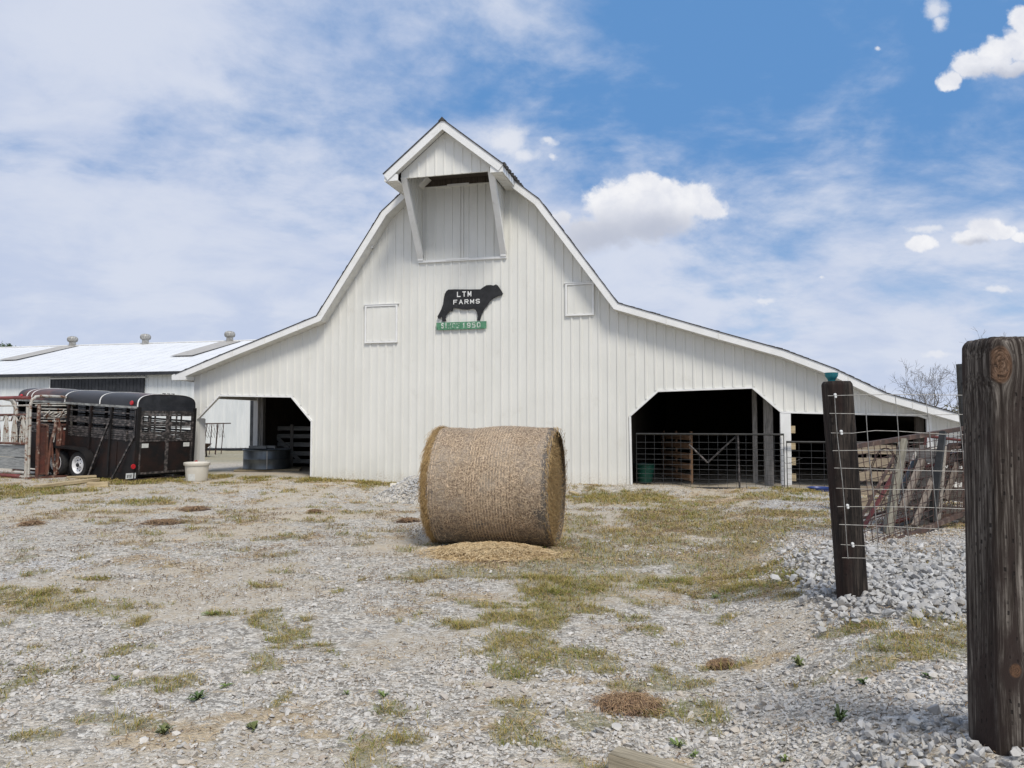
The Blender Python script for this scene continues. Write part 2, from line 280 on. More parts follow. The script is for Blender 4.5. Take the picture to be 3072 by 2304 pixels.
# ------------------------------------------------------------------ mesh helpers
COL = sc.collection
class MB:
    def __init__(s): s.v = []; s.f = []; s.smooth = False
    def add(s, vs, fs):
        n = len(s.v); s.v.extend([tuple(p) for p in vs]); s.f.extend([tuple(i+n for i in f) for f in fs]); return s
    def box(s, x0, x1, y0, y1, z0, z1):
        return s.add([(x0,y0,z0),(x1,y0,z0),(x1,y1,z0),(x0,y1,z0),(x0,y0,z1),(x1,y0,z1),(x1,y1,z1),(x0,y1,z1)],
                     [(3,2,1,0),(4,5,6,7),(0,1,5,4),(1,2,6,5),(2,3,7,6),(3,0,4,7)])
    def beam(s, p0, p1, w, h, up=(0,0,1)):
        """board from p0 to p1; w across, h along 'up'"""
        p0, p1 = Vector(p0), Vector(p1); d = (p1-p0).normalized(); up = Vector(up)
        a = d.cross(up)
        if a.length < 1e-4: a = d.cross(Vector((0,1,0)))
        a.normalize(); b = a.cross(d).normalized()
        vs = []
        for p in (p0, p1):
            for (i, j) in ((-1,-1),(1,-1),(1,1),(-1,1)): vs.append(p+a*(i*w/2)+b*(j*h/2))
        return s.add(vs, [(3,2,1,0),(4,5,6,7),(0,1,5,4),(1,2,6,5),(2,3,7,6),(3,0,4,7)])
    def tube(s, pts, r, seg=8, cap=True, closed=False):
        pts = [Vector(p) for p in pts]; n = len(pts)
        rs = r if isinstance(r, (list, tuple)) else [r]*n
        base = len(s.v); prev = None
        for i, p in enumerate(pts):
            if closed: d = pts[(i+1) % n]-pts[i-1]
            else: d = pts[min(i+1, n-1)]-pts[max(i-1, 0)]
            d.normalize()
            if prev is None:
                a = d.cross(Vector((0,0,1)))
                if a.length < .05: a = d.cross(Vector((0,1,0)))
            else: a = prev - d*prev.dot(d)
            a.normalize(); prev = a.copy(); b = d.cross(a)
            for k in range(seg):
                t = 2*math.pi*k/seg
                s.v.append(tuple(p+(a*math.cos(t)+b*math.sin(t))*rs[i]))
        m = n if closed else n-1
        for i in range(m):
            for k in range(seg):
                i2 = (i+1) % n; k2 = (k+1) % seg
                s.f.append((base+i*seg+k, base+i*seg+k2, base+i2*seg+k2, base+i2*seg+k))
        if cap and not closed:
            s.f.append(tuple(base+k for k in range(seg))[::-1]); s.f.append(tuple(base+(n-1)*seg+k for k in range(seg)))
        return s
    def lathe(s, prof, seg=32, o=(0,0,0), axis='z', cap=False):
        base = len(s.v); n = len(prof)
        for (r, z) in prof:
            for k in range(seg):
                t = 2*math.pi*k/seg; a, b = r*math.cos(t), r*math.sin(t)
                p = (a, b, z) if axis == 'z' else ((a, z, b) if axis == 'y' else (z, a, b))
                s.v.append((p[0]+o[0], p[1]+o[1], p[2]+o[2]))
        for i in range(n-1):
            for k in range(seg):
                k2 = (k+1) % seg
                s.f.append((base+i*seg+k, base+i*seg+k2, base+(i+1)*seg+k2, base+(i+1)*seg+k))
        if cap:
            s.f.append(tuple(base+k for k in range(seg))[::-1]); s.f.append(tuple(base+(n-1)*seg+k for k in range(seg)))
        return s
    def prism(s, poly, y0, y1):
        """polygon in (x,z), extruded from y0 to y1"""
        n = len(poly); vs = [(x, y0, z) for x, z in poly]+[(x, y1, z) for x, z in poly]
        fs = [tuple(range(n)), tuple(range(2*n-1, n-1, -1))]+[(i, i+n, (i+1) % n+n, (i+1) % n) for i in range(n)]
        return s.add(vs, fs)
    def build(s, name, m, parent=None, smooth=False, bevel=0, loc=None):
        me = bpy.data.meshes.new(name); me.from_pydata(s.v, [], s.f); me.validate()
        import bmesh
        bm = bmesh.new(); bm.from_mesh(me)
        big = [f for f in bm.faces if len(f.verts) > 12]
        bmesh.ops.recalc_face_normals(bm, faces=bm.faces)
        if big: bmesh.ops.triangulate(bm, faces=big)
        if bevel:
            bmesh.ops.bevel(bm, geom=[e for e in bm.edges], offset=bevel, segments=2, affect='EDGES', clamp_overlap=True)
        bm.to_mesh(me); bm.free()
        me.materials.append(MT[m] if isinstance(m, str) else m)
        if smooth:
            me.polygons.foreach_set('use_smooth', [True]*len(me.polygons))
            me.set_sharp_from_angle(angle=R(40))
        o = bpy.data.objects.new(name, me); COL.objects.link(o)
        if parent: o.parent = parent
        if loc is not None: o.location = loc
        return o
def tag(o, label=None, cat=None, group=None, kind=None):
    if label: o['label'] = label
    if cat: o['category'] = cat
    if group: o['group'] = group
    if kind: o['kind'] = kind
    return o
def thing(name, label, cat, loc=(0,0,0), rz=0., group=None):
    o = bpy.data.objects.new(name, None); COL.objects.link(o); o.location = loc; o.rotation_euler = (0,0,rz)
    o.empty_display_size = .2
    return tag(o, label, cat, group)
def np_mesh(name, V, Fc, m, parent=None, attrs=None, smooth=False):
    me = bpy.data.meshes.new(name); k = Fc.shape[1]; nf = len(Fc)
    me.vertices.add(len(V)); me.vertices.foreach_set('co', np.ascontiguousarray(V, dtype=np.float32).ravel())
    me.loops.add(nf*k); me.loops.foreach_set('vertex_index', np.ascontiguousarray(Fc, dtype=np.int32).ravel())
    me.polygons.add(nf); me.polygons.foreach_set('loop_start', np.arange(0, nf*k, k, dtype=np.int32))
    if smooth: me.polygons.foreach_set('use_smooth', np.ones(nf, dtype=bool))
    me.update(calc_edges=True)
    for a, d in (attrs or {}).items():
        at = me.attributes.new(a, 'FLOAT', 'POINT'); at.data.foreach_set('value', np.ascontiguousarray(d, dtype=np.float32))
    me.materials.append(MT[m] if isinstance(m, str) else m)
    if not smooth: me.polygons.foreach_set('use_smooth', np.zeros(nf, dtype=bool))
    o = bpy.data.objects.new(name, me); COL.objects.link(o)
    if parent: o.parent = parent
    return o
def text(name, s, size, m, parent, loc, rot, bold=0., depth=.004, align='CENTER', sx=1.):
    c = bpy.data.curves.new(name, 'FONT'); c.body = s; c.size = size; c.extrude = depth; c.offset = bold; c.align_x = align
    c.space_character = 1.12
    t = bpy.data.objects.new(name+'_src', c); COL.objects.link(t)
    dg = bpy.context.evaluated_depsgraph_get(); me = bpy.data.meshes.new_from_object(t.evaluated_get(dg))
    COL.objects.unlink(t); bpy.data.objects.remove(t)
    me.name = name; me.materials.clear(); me.materials.append(MT[m])
    o = bpy.data.objects.new(name, me); COL.objects.link(o); o.parent = parent
    o.location = loc; o.rotation_euler = rot; o.scale = (sx, 1, 1)
    return o

GLY = {'L':[[(0,1),(0,0),(1,0)]],'T':[[(0,1),(1,1)],[(.5,1),(.5,0)]],'M':[[(0,0),(0,1),(.5,.25),(1,1),(1,0)]],'F':[[(0,0),(0,1),(1,1)],[(0,.52),(.8,.52)]],
 'A':[[(0,0),(.5,1),(1,0)],[(.2,.33),(.8,.33)]],'R':[[(0,0),(0,1),(.8,1),(1,.85),(1,.65),(.8,.5),(0,.5)],[(.5,.5),(1,0)]],'S':[[(1,.85),(.8,1),(.2,1),(0,.85),(0,.65),(.2,.52),(.8,.48),(1,.35),(1,.15),(.8,0),(.2,0),(0,.15)]],
 'I':[[(.5,0),(.5,1)]],'N':[[(0,0),(0,1),(1,0),(1,1)]],'C':[[(1,.85),(.8,1),(.2,1),(0,.8),(0,.2),(.2,0),(.8,0),(1,.15)]],'E':[[(1,1),(0,1),(0,0),(1,0)],[(0,.5),(.8,.5)]],
 '1':[[(.25,.8),(.5,1),(.5,0)]],'9':[[(0,.1),(.2,0),(.8,0),(1,.2),(1,.8),(.8,1),(.2,1),(0,.85),(0,.6),(.2,.45),(1,.45)]],'5':[[(1,1),(0,1),(0,.55),(.8,.55),(1,.42),(1,.15),(.8,0),(0,0)]],
 '0':[[(0,.2),(.2,0),(.8,0),(1,.2),(1,.8),(.8,1),(.2,1),(0,.8),(0,.2)]],' ':[]}
def strokes(name, word, x0, x1, z0, z1, m, par, y, fat=.16, gap=.42, depth=.003, swap=False):
    """block letters from strokes in the plane y (or x when swap), word filling the box"""
    n = len(word); cw = (x1-x0)/(n+gap*(n-1)); h = z1-z0; w_ = fat*h
    for i, c in enumerate(word):
        if c == ' ': continue
        b = MB(); xa = x0+i*cw*(1+gap); k = 0
        for st in GLY[c]:
            P = [(xa+w_/2+p[0]*(cw-w_), z0+w_/2+p[1]*(h-w_)) for p in st]
            for (a, za), (c_, zc) in zip(P, P[1:]):
                L = math.hypot(c_-a, zc-za) or 1; ex, ez = (c_-a)/L*w_*.42, (zc-za)/L*w_*.42; yy_ = y-k*.0004; k += 1
                p0, p1 = (a-ex, yy_, za-ez), (c_+ex, yy_, zc+ez)
                if swap: p0, p1 = (y-k*.0004, p0[0], p0[2]), (y-k*.0004, p1[0], p1[2])
                b.beam(p0, p1, w_, depth, (1, 0, 0) if swap else (0, 1, 0))
        b.build(name, m, par)

# lattice noise for terrain and masks
_T = RNG.random((256, 256))
def vn(x, y):
    xi = np.floor(x).astype(int); yi = np.floor(y).astype(int); fx = x-xi; fy = y-yi
    fx = fx*fx*(3-2*fx); fy = fy*fy*(3-2*fy)
    a = _T[xi & 255, yi & 255]; b = _T[(xi+1) & 255, yi & 255]; c = _T[xi & 255, (yi+1) & 255]; d = _T[(xi+1) & 255, (yi+1) & 255]
    return (a*(1-fx)+b*fx)*(1-fy)+(c*(1-fx)+d*fx)*fy
def fbm(x, y, s, o=4):
    t = 0; a = .5; n = 0
    for i in range(o):
        t = t+a*vn(x*s+i*17.3, y*s+i*9.1); n += a; a *= .55; s *= 2.07
    return t/n
def ss(a, b, x):
    t = np.clip((x-a)/(b-a), 0, 1); return t*t*(3-2*t)

# ------------------------------------------------------------------ ground
def gh(x, y):
    x = np.asarray(x, float); y = np.asarray(y, float)
    line = 1.93+.25*(y-3)
    d = x-line
    m = .31*ss(-1.2, .15, d)*(1-.55*ss(7, 13, y))*(1-.2*ss(1.5, 4, d))*ss(-3, 1.5, y)
    h = m + (fbm(x+50, y+50, .35, 3)-.5)*.10 + (fbm(x+9, y+80, 1.9, 3)-.5)*.035
    h = h + .085*np.exp(-((x-2.0)**2+(y-3.0)**2)/.5)
    h = h + .13*ss(1.5, .2, np.abs(y+.255*x-18.6))*ss(-1.5, 1, x)*(1-ss(3.5, 5.5, x))
    h = h + .10*ss(-2, -7, x)*ss(14, 19, y)*(1-ss(22, 30, y)) - .05*ss(4, 8, x)*ss(10, 16, y)
    h = h*(1-ss(45, 80, y))+0*x
    return h
def gz(x, y): return float(gh(np.array([x]), np.array([y]))[0])
S = 1.38877
def blob(ox, oy, wx, hy):   # overview-pixel patch -> world ellipse on the ground
    hy = hy*1.5
    p = on_z(ox*S, oy*S); rx = wx*S/F*p.y; ry = p.y*p.y/(F*EYE)*hy*S
    return (p.x, p.y, rx, ry)
GRASS = [blob(*b) for b in [(60,1068,140,9),(250,1050,120,7),(330,1032,80,7),(430,1030,60,6),(480,1035,60,6),(720,1040,80,8),(800,1046,50,6),
  (1320,1075,90,9),(1240,1185,130,13),(1400,1168,120,16),(1240,1215,90,14),(1180,1245,110,12),(1230,1275,60,8),(1170,1415,120,20),(1120,1340,90,10),(1200,1390,60,14),
  (1560,1215,130,26),(1700,1190,90,30),(1420,1130,110,12),(1690,1130,110,10),(1500,1120,120,8),(1960,1500,150,14),(1880,1440,90,12),(2060,1480,60,20),(1370,1335,40,5),(1390,1250,60,9),
  (1650,1262,60,9),(1570,1290,60,6),(1750,1310,50,7),(1460,1390,30,5),(700,1400,25,4),(460,1325,28,4),(1050,1230,60,7),(950,1245,40,5),(1330,1210,70,12),
  (1120,1455,60,8),(1080,1380,60,8),(1300,1420,50,8),(1990,1440,50,8),(1730,1075,60,6),(1620,1160,120,10),(300,1085,90,4),(560,1042,40,5)]]
GRASSB = [blob(*b) for b in [(1290,1195,150,22),(1180,1215,130,18),(1400,1165,90,12),(1210,1255,110,18),(1185,1300,70,14),(1160,1345,60,16),(1120,1390,80,14),(1190,1420,130,18),(1110,1440,60,10),(1030,1235,80,9),
  (1350,1075,110,8),(1560,1150,130,10),(1640,1200,120,16),(1700,1165,90,14),(1620,1255,70,8),(1440,1120,80,7),
  (1960,1500,150,24),(1850,1440,80,15),(2040,1465,60,22),(1720,1340,60,12),(1270,1560,50,14),(880,1600,60,10),(240,1560,60,9),(60,1600,50,9)]]
STRAW = [blob(*b) for b in [(1075,1200,125,17),(1230,1200,70,10),(1355,1530,70,15),(1560,1440,26,6),(1690,1325,70,14),(1780,1470,90,12),(330,1600,140,16),(600,1555,120,12),(700,1590,120,12),(500,1500,100,8),
  (1690,1450,100,14),(1250,1470,120,10),(820,1610,120,14),(1560,1250,140,14),(1800,1400,60,10),(1950,1530,150,12),(120,1570,100,10),(200,1480,90,6),(1480,1640,150,12),(1540,1090,90,5),(620,1440,60,6)]]
DIRT = [blob(*b) for b in [(1420,1185,80,10),(1570,1075,170,9),(1660,1098,110,9),(1500,1110,120,6),(380,1230,100,10),(300,1265,90,9),(1320,1350,110,9),(1260,1120,150,10),(1360,1250,110,10),(730,1048,60,3),
  (560,1060,40,3),(1620,1230,120,14),(1270,1640,150,14),(1050,1480,120,10),(480,1150,300,16),(640,1110,260,10),(1470,1160,120,9),(1700,1240,90,10),(900,1180,110,10),(200,1105,200,8),(1600,1200,60,12)]]
BLUEGRAVEL = [blob(*b) for b in [(1480,1110,130,7),(1530,1090,60,5),(1900,1270,160,40),(1930,1350,150,25),(600,1068,120,6),(300,1080,70,5),(100,1230,130,20),(1760,1190,60,12),(2000,1150,160,40)]]
def cover(L, x, y, seed, amp=.55):
    n = fbm(x+seed, y+seed*2, 1.3, 5); n2 = fbm(x+seed*3, y, 5., 3)
    m = np.zeros_like(x)-9
    for (cx, cy, rx, ry) in L:
        m = np.maximum(m, 1-np.sqrt(((x-cx)/rx)**2+((y-cy)/ry)**2))
    v = np.maximum(m, -1.)*.75+(n-.5)*amp*3.4+(n2-.5)*.9
    return v, n, n2
def masks(x, y):
    g, n, n2 = cover(GRASS, x, y, 13.)
    g2_, _, _ = cover(GRASSB, x, y, 29., .35)
    grass = np.maximum(ss(-.1, .45, g), ss(-.12, .3, g2_))
    right = ss(-1.5, .6, x-.02*y)*ss(5.5, 7.5, y)*ss(18.5, 16, y+.25*x)
    grass = np.maximum(grass, ss(.62, .74, fbm(x+7, y+3, .9, 5)+.16*right-.02)*.65*ss(60, 20, y))
    grass = np.maximum(grass, ss(.62, .70, fbm(x+31, y+77, 2.9, 4)+.02*right)*.85*ss(25, 10, y))
    s_, _, _ = cover(STRAW, x, y, 41.)
    straw = np.maximum(ss(.0, .6, s_), ss(.62, .75, fbm(x+61, y+17, 1.7, 5)+.08*right)*.7)
    d, _, _ = cover(DIRT, x, y, 67., .5)
    dirt = np.maximum(ss(-.15, .6, d)*.9, .8*ss(.42, .68, fbm(x+99, y+5, .5, 5)+.10*right+.07*ss(8, 11, y))*.75)
    b, _, _ = cover(BLUEGRAVEL, x, y, 23., .4)
    mound = ss(-.5, .05, x-(1.93+.25*(y-3)))*ss(30, 9, y)
    blue = np.maximum(ss(-.1, .5, b), mound*.9)
    grass = grass*(1-.95*mound*ss(5.2, 5.6, y)*(1-ss(8.5, 11, y))); dirt = dirt*(1-.9*mound)
    inside = ss(19.2, 20, y+.255*x)*(1-ss(30, 34, y))*ss(-9, -8.4, x)*(1-ss(9, 10, x))   # under the barn roof: bare earth
    far = ss(24, 34, y)
    grass = np.maximum(grass*(1-inside), far*.9*ss(.25, .55, fbm(x+3, y+8, .15, 4)))
    dirt = np.maximum(dirt, inside)
    return grass, straw, dirt, blue
def axis(lo_far, lo, hi, hi_far, step, growth):
    a = list(np.arange(lo, hi+1e-6, step)); s_ = step
    while a[-1] < hi_far: s_ *= growth; a.append(a[-1]+s_)
    s_ = step; b = [lo]
    while b[-1] > lo_far: s_ *= growth; b.append(b[-1]-s_)
    return np.array(b[:0:-1]+a)
gxs = axis(-900, -7, 7, 900, .06, 1.045); gys = axis(-60, 2.2, 14, 1800, .06, 1.03)
GX, GY = np.meshgrid(gxs, gys, indexing='ij'); nx, ny = GX.shape
gx, gy = GX.ravel(), GY.ravel(); gzv = gh(gx, gy)
mg, ms, md, mb = masks(gx, gy)
ii, jj = np.meshgrid(np.arange(nx-1), np.arange(ny-1), indexing='ij'); a0 = (ii*ny+jj).ravel()
gm = bpy.data.materials.new('gravel_ground'); gm.use_nodes = True; MT['ground'] = gm
def ground_mat(m, stones=False):
    nt = m.node_tree; b = nt.nodes['Principled BSDF']; b.inputs['Roughness'].default_value = .9; b.inputs['Specular IOR Level'].default_value = .2
    co = nd(nt, 'ShaderNodeNewGeometry').outputs['Position']
    v1 = nd(nt, 'ShaderNodeTexVoronoi', {'Vector': co, 'Scale': 42.}, feature='F1'); v2 = nd(nt, 'ShaderNodeTexVoronoi', {'Vector': co, 'Scale': 95.}, feature='F1')
    v3 = nd(nt, 'ShaderNodeTexVoronoi', {'Vector': co, 'Scale': 17.}, feature='F1')
    def lum(c): return nd(nt, 'ShaderNodeSeparateColor', {0: c}).outputs[0]
    n_big = noise(nt, co, .7, 6, .6); n_mid = noise(nt, co, 6., 6, .65); n_fine = noise(nt, co, 60., 4, .65)
    r = mth(nt, 'ADD', mth(nt, 'MULTIPLY', lum(v1.outputs['Color']), .5), mth(nt, 'ADD', mth(nt, 'MULTIPLY', lum(v2.outputs['Color']), .28), mth(nt, 'MULTIPLY', lum(v3.outputs['Color']), .22)))
    grav = mixc(nt, sstep(nt, r, .25, .8), (.23, .21, .18), (.70, .66, .585))
    grav = mixc(nt, mth(nt, 'MULTIPLY', sstep(nt, n_mid, .45, .65), .5), grav, (.60, .53, .43))
    at = lambda a: nd(nt, 'ShaderNodeAttribute', attribute_name=a).outputs['Fac']
    bl = mixc(nt, sstep(nt, r, .2, .85), (.23, .22, .205), (.74, .715, .675))
    col = mixc(nt, at('blue'), grav, bl)
    dirtc = mixc(nt, sstep(nt, n_mid, .35, .65), (.60, .52, .40), (.48, .41, .31))
    dirtc = mixc(nt, mth(nt, 'MULTIPLY', sstep(nt, r, .55, .75), .6), dirtc, (.40, .385, .35))
    db = sstep(nt, mth(nt, 'ADD', at('dirt'), mth(nt, 'MULTIPLY', mth(nt, 'SUBTRACT', n_mid, .5), 1.0)), .25, .75)
    col = mixc(nt, mth(nt, 'MULTIPLY', db, .85), col, dirtc)
    gc = mixc(nt, sstep(nt, n_fine, .35, .65), (.30, .255, .14), (.17, .175, .07))
    gb = sstep(nt, mth(nt, 'ADD', at('grass'), mth(nt, 'MULTIPLY', mth(nt, 'SUBTRACT', noise(nt, co, 14., 5, .7), .5), 1.3)), .35, .7)
    col = mixc(nt, mth(nt, 'MULTIPLY', gb, .5), col, gc)
    sb = sstep(nt, mth(nt, 'ADD', at('straw'), mth(nt, 'MULTIPLY', mth(nt, 'SUBTRACT', noise(nt, co, 11., 5, .7), .5), 1.3)), .45, .9)
    col = mixc(nt, mth(nt, 'MULTIPLY', sb, .6), col, mixc(nt, n_fine, (.55, .42, .23), (.38, .27, .15)))
    # small dark litter
    lit = sstep(nt, noise(nt, co, 24., 4, .7), .63, .70)
    col = mixc(nt, mth(nt, 'MULTIPLY', lit, .7), col, (.12, .08, .055))
    nt.links.new(col, b.inputs['Base Color'])
    h = mth(nt, 'ADD', mth(nt, 'MULTIPLY', v1.outputs['Distance'], -.6), mth(nt, 'ADD', mth(nt, 'MULTIPLY', v2.outputs['Distance'], -.35), mth(nt, 'MULTIPLY', n_fine, .35)))
    h = mth(nt, 'ADD', h, mth(nt, 'MULTIPLY', r, .5))
    nt.links.new(nd(nt, 'ShaderNodeBump', {'Height': h, 'Strength': .9, 'Distance': .018}).outputs[0], b.inputs['Normal'])
ground_mat(gm)
go = np_mesh('ground', np.stack([gx, gy, gzv], 1), np.stack([a0, a0+ny, a0+ny+1, a0+1], 1), gm,
             attrs={'grass': mg, 'straw': ms, 'dirt': md, 'blue': mb}, smooth=True)
tag(go, kind='structure')

# ------------------------------------------------------------------ scattered stones, grass and straw
def stone_templates(n, flat=.55):
    import bmesh; out = []
    rr = random.Random(5)
    for i in range(n):
        bm = bmesh.new()
        for k in range(11):
            v_ = Vector((rr.gauss(0, 1), rr.gauss(0, 1), rr.gauss(0, 1))).normalized()
            bm.verts.new((v_.x*rr.uniform(.8, 1.2), v_.y*.8*rr.uniform(.8, 1.1), v_.z*flat*rr.uniform(.75, 1.1)))
        res = bmesh.ops.convex_hull(bm, input=bm.verts)
        bmesh.ops.triangulate(bm, faces=bm.faces)
        bm.verts.index_update()
        out.append((np.array([v_.co[:] for v_ in bm.verts]), np.array([[q.index for q in f.verts] for f in bm.faces]))); bm.free()
    return out
TPL = stone_templates(10); TPLR = stone_templates(10, .62)
def rotm(n, tilt):
    a = RNG.random(n)*6.283; b = RNG.normal(0, tilt, n); c = RNG.normal(0, tilt, n)
    ca, sa, cb, sb, cc, sc_ = np.cos(a), np.sin(a), np.cos(b), np.sin(b), np.cos(c), np.sin(c)
    Rz = np.zeros((n,3,3)); Rz[:,0,0]=ca; Rz[:,0,1]=-sa; Rz[:,1,0]=sa; Rz[:,1,1]=ca; Rz[:,2,2]=1
    Rx = np.zeros((n,3,3)); Rx[:,0,0]=1; Rx[:,1,1]=cb; Rx[:,1,2]=-sb; Rx[:,2,1]=sb; Rx[:,2,2]=cb
    Ry = np.zeros((n,3,3)); Ry[:,1,1]=1; Ry[:,0,0]=cc; Ry[:,0,2]=sc_; Ry[:,2,0]=-sc_; Ry[:,2,2]=cc
    return Rx @ Ry @ Rz
def scatter_stones(name, P, size, m, tpl, tilt=.35, sink=.15):
    V = []; Fc = []; off = 0; n = len(P); which = RNG.integers(0, len(tpl), n); Rm = rotm(n, tilt)
    for k, (tv, tf) in enumerate(tpl):
        idx = np.where(which == k)[0]
        if not len(idx): continue
        v_ = np.einsum('nij,vj->nvi', Rm[idx], tv)*size[idx][:, None, None]
        v_ = v_+P[idx][:, None, :]; v_[:, :, 2] += (size[idx]*(.45-sink))[:, None]
        V.append(v_.reshape(-1, 3)); nv = len(tv)
        Fc.append((tf[None]+(np.arange(len(idx))*nv+off)[:, None, None]).reshape(-1, 3)); off += nv*len(idx)
    return np_mesh(name, np.concatenate(V), np.concatenate(Fc), m)
def stone_mat(name, cols, island=True):
    m = bpy.data.materials.new(name); m.use_nodes = True; nt = m.node_tree; b = nt.nodes['Principled BSDF']
    b.inputs['Roughness'].default_value = .8; b.inputs['Specular IOR Level'].default_value = .25
    ri = nd(nt, 'ShaderNodeNewGeometry').outputs['Random Per Island']
    cr = nt.nodes.new('ShaderNodeValToRGB'); e = cr.color_ramp.elements
    for i, c in enumerate(cols):
        p = i/(len(cols)-1)
        el = e[i] if i < 2 else e.new(p)
        el.position = p; el.color = (*c, 1)
    nt.links.new(ri, cr.inputs[0])
    pos = nd(nt, 'ShaderNodeNewGeometry').outputs['Position']
    col = mixc(nt, .35, cr.outputs[0], mixc(nt, noise(nt, pos, 45., 5, .6), (.17, .16, .15), (.66, .645, .61)))
    nt.links.new(col, b.inputs['Base Color'])
    nt.links.new(nd(nt, 'ShaderNodeBump', {'Height': noise(nt, pos, 120., 3), 'Distance': .002}).outputs[0], b.inputs['Normal'])
    MT[name] = m
stone_mat('gravel_stone', [(.22,.205,.18), (.64,.605,.55), (.40,.375,.34), (.72,.685,.63), (.53,.45,.35), (.32,.305,.285), (.62,.59,.545), (.34,.26,.18), (.50,.47,.425)])
stone_mat('rock_stone', [(.22,.22,.22), (.50,.50,.485), (.36,.355,.345), (.62,.61,.59), (.27,.265,.26), (.46,.44,.41), (.40,.40,.40)])
def frustum_pts(n, y0, y1, margin=.12, p=1.):
    """random ground points over the wedge of yard the photo shows, and a little beyond its edges"""
    y = y0+(y1-y0)*RNG.random(n)**p
    keep = RNG.random(n) < (y/y1)
    y = y[keep]; x = (RNG.random(len(y))*2-1)*(.683+margin)*y
    return x, y
def footprint_ok(x, y):
    ok = np.ones(len(x), bool)
    ok &= ~((np.abs(x-1.99) < .13) & (np.abs(y-3.05) < .13)) & ~((np.abs(x-2.52) < .1) & (np.abs(y-5.8) < .1))
    return ok
x, y = frustum_pts(330000, 2.6, 12.)
g, s_, d, b_ = masks(x, y)
patch = fbm(x+5, y+55, 1.1, 5)
dens = ss(.35, .55, patch)*.75+.25+b_*.4; dens *= (1-.8*np.clip(g*1.1, 0, 1))*(1-.75*d)*(1-.6*s_)
dens *= 1-.9*ss(7.5, 12., y); dens *= 1-.6*ss(4.8, 6.5, y)*ss(1.6, .4, x);  k = (RNG.random(len(x)) < dens) & footprint_ok(x, y); x, y, pt = x[k], y[k], patch[k]
size = np.clip(RNG.lognormal(math.log(.0068), .42, len(x)), .004, .026)*(.8+.5*ss(.4, .6, pt))*(1+.35*ss(6, 9, y))*(1.22-.22*ss(4.5, 6.5, y))
o = scatter_stones('gravel', np.stack([x, y, gh(x, y)], 1), size, 'gravel_stone', TPL)
tag(o, 'loose grey gravel strewn across the whole yard', 'gravel', kind='stuff')
# coarse crushed rock: round the second post and the near post
n = 34000
x = RNG.random(n)*6.5+.9; y = RNG.random(n)*7+2.6
lin = 1.93+.25*(y-3)
m1 = ss(-.50, -.12, x-lin+.25*(fbm(x, y, 2.5, 3)-.5))*ss(4.95, 5.4, y+.3*(fbm(x+4, y, 2., 3)-.5)-.0*x)*(1-ss(6.6, 8.6, y))
m2 = ss(-.95, -.5, x-lin)*(1-ss(3.25, 3.6, y+.4*(fbm(x+4, y+3, 2.5, 3)-.5)))*.8
mm = np.maximum(m1, m2); k = (RNG.random(n) < mm) & footprint_ok(x, y); x, y = x[k], y[k]
size = np.clip(RNG.lognormal(math.log(.025), .38, len(x)), .010, .055)*np.where(y < 4, .75, 1.)
o = scatter_stones('crushed_rock', np.stack([x, y, gh(x, y)+RNG.random(len(x))*.035], 1), size, 'rock_stone', TPLR, .6, .1)
tag(o, 'coarse blue-grey crushed rock banked round the dark fence posts', 'crushed rock', kind='stuff')

def blades(x, y, z, h, wd, bend, seg=3):
    n = len(x); az = RNG.random(n)*6.283; fa = az+1.57
    dx, dy = np.cos(az), np.sin(az); wx, wy = np.cos(fa)*wd/2, np.sin(fa)*wd/2
    V = np.zeros((n, 5, 3))
    for i, (fz, fo, fw) in enumerate(((0, 0, 1), (.6, .3, .8), (1, 1, 0))):
        cx = x+dx*bend*h*fo; cy = y+dy*bend*h*fo; cz = z+h*fz*(1-.35*np.clip(bend, 0, 1.5)*fo*.6)
        if i < 2:
            V[:, 2*i] = np.stack([cx-wx*fw, cy-wy*fw, cz], 1); V[:, 2*i+1] = np.stack([cx+wx*fw, cy+wy*fw, cz], 1)
        else: V[:, 4] = np.stack([cx, cy, cz], 1)
    T = np.array([[0,1,3],[0,3,2],[2,3,4]]); Fc = (T[None]+(np.arange(n)*5)[:, None, None]).reshape(-1, 3)
    return V.reshape(-1, 3), Fc
def blade_mat(name, cols, rough=.75, trans=.25):
    m = bpy.data.materials.new(name); m.use_nodes = True; nt = m.node_tree; b = nt.nodes['Principled BSDF']
    b.inputs['Roughness'].default_value = rough; b.inputs['Specular IOR Level'].default_value = .2
    ri = nd(nt, 'ShaderNodeNewGeometry').outputs['Random Per Island']; pos = nd(nt, 'ShaderNodeNewGeometry').outputs['Position']
    f_ = mth(nt, 'ADD', mth(nt, 'MULTIPLY', ri, .6), mth(nt, 'MULTIPLY', sstep(nt, noise(nt, pos, 1.7, 4, .6), .3, .7), .4))
    cr = nt.nodes.new('ShaderNodeValToRGB'); e = cr.color_ramp.elements
    for i, c in enumerate(cols):
        p = i/(len(cols)-1); el = e[i] if i < 2 else e.new(p); el.position = p; el.color = (*c, 1)
    nt.links.new(f_, cr.inputs[0]); nt.links.new(cr.outputs[0], b.inputs['Base Color'])
    MT[name] = m
blade_mat('grass_blade', [(.11,.155,.02), (.19,.205,.035), (.14,.165,.025), (.37,.27,.09), (.42,.32,.13), (.24,.20,.05), (.19,.13,.05)])
blade_mat('straw_blade', [(.48,.35,.19), (.62,.49,.30), (.34,.23,.13), (.20,.13,.08), (.54,.42,.25), (.24,.15,.09)])
blade_mat('litter_blade', [(.16,.10,.06), (.28,.19,.11), (.09,.06,.04), (.36,.27,.16), (.12,.11,.05)])
x, y = frustum_pts(800000, 2.8, 24., .06, .62)
g, s_, d, b_ = masks(x, y)
tuft = ss(.42, .60, fbm(x+2, y+6, 7., 3))
k = (RNG.random(len(x)) < g*1.3*(.2+.8*tuft)) & footprint_ok(x, y) & ((y+.255*x) < 18.95)
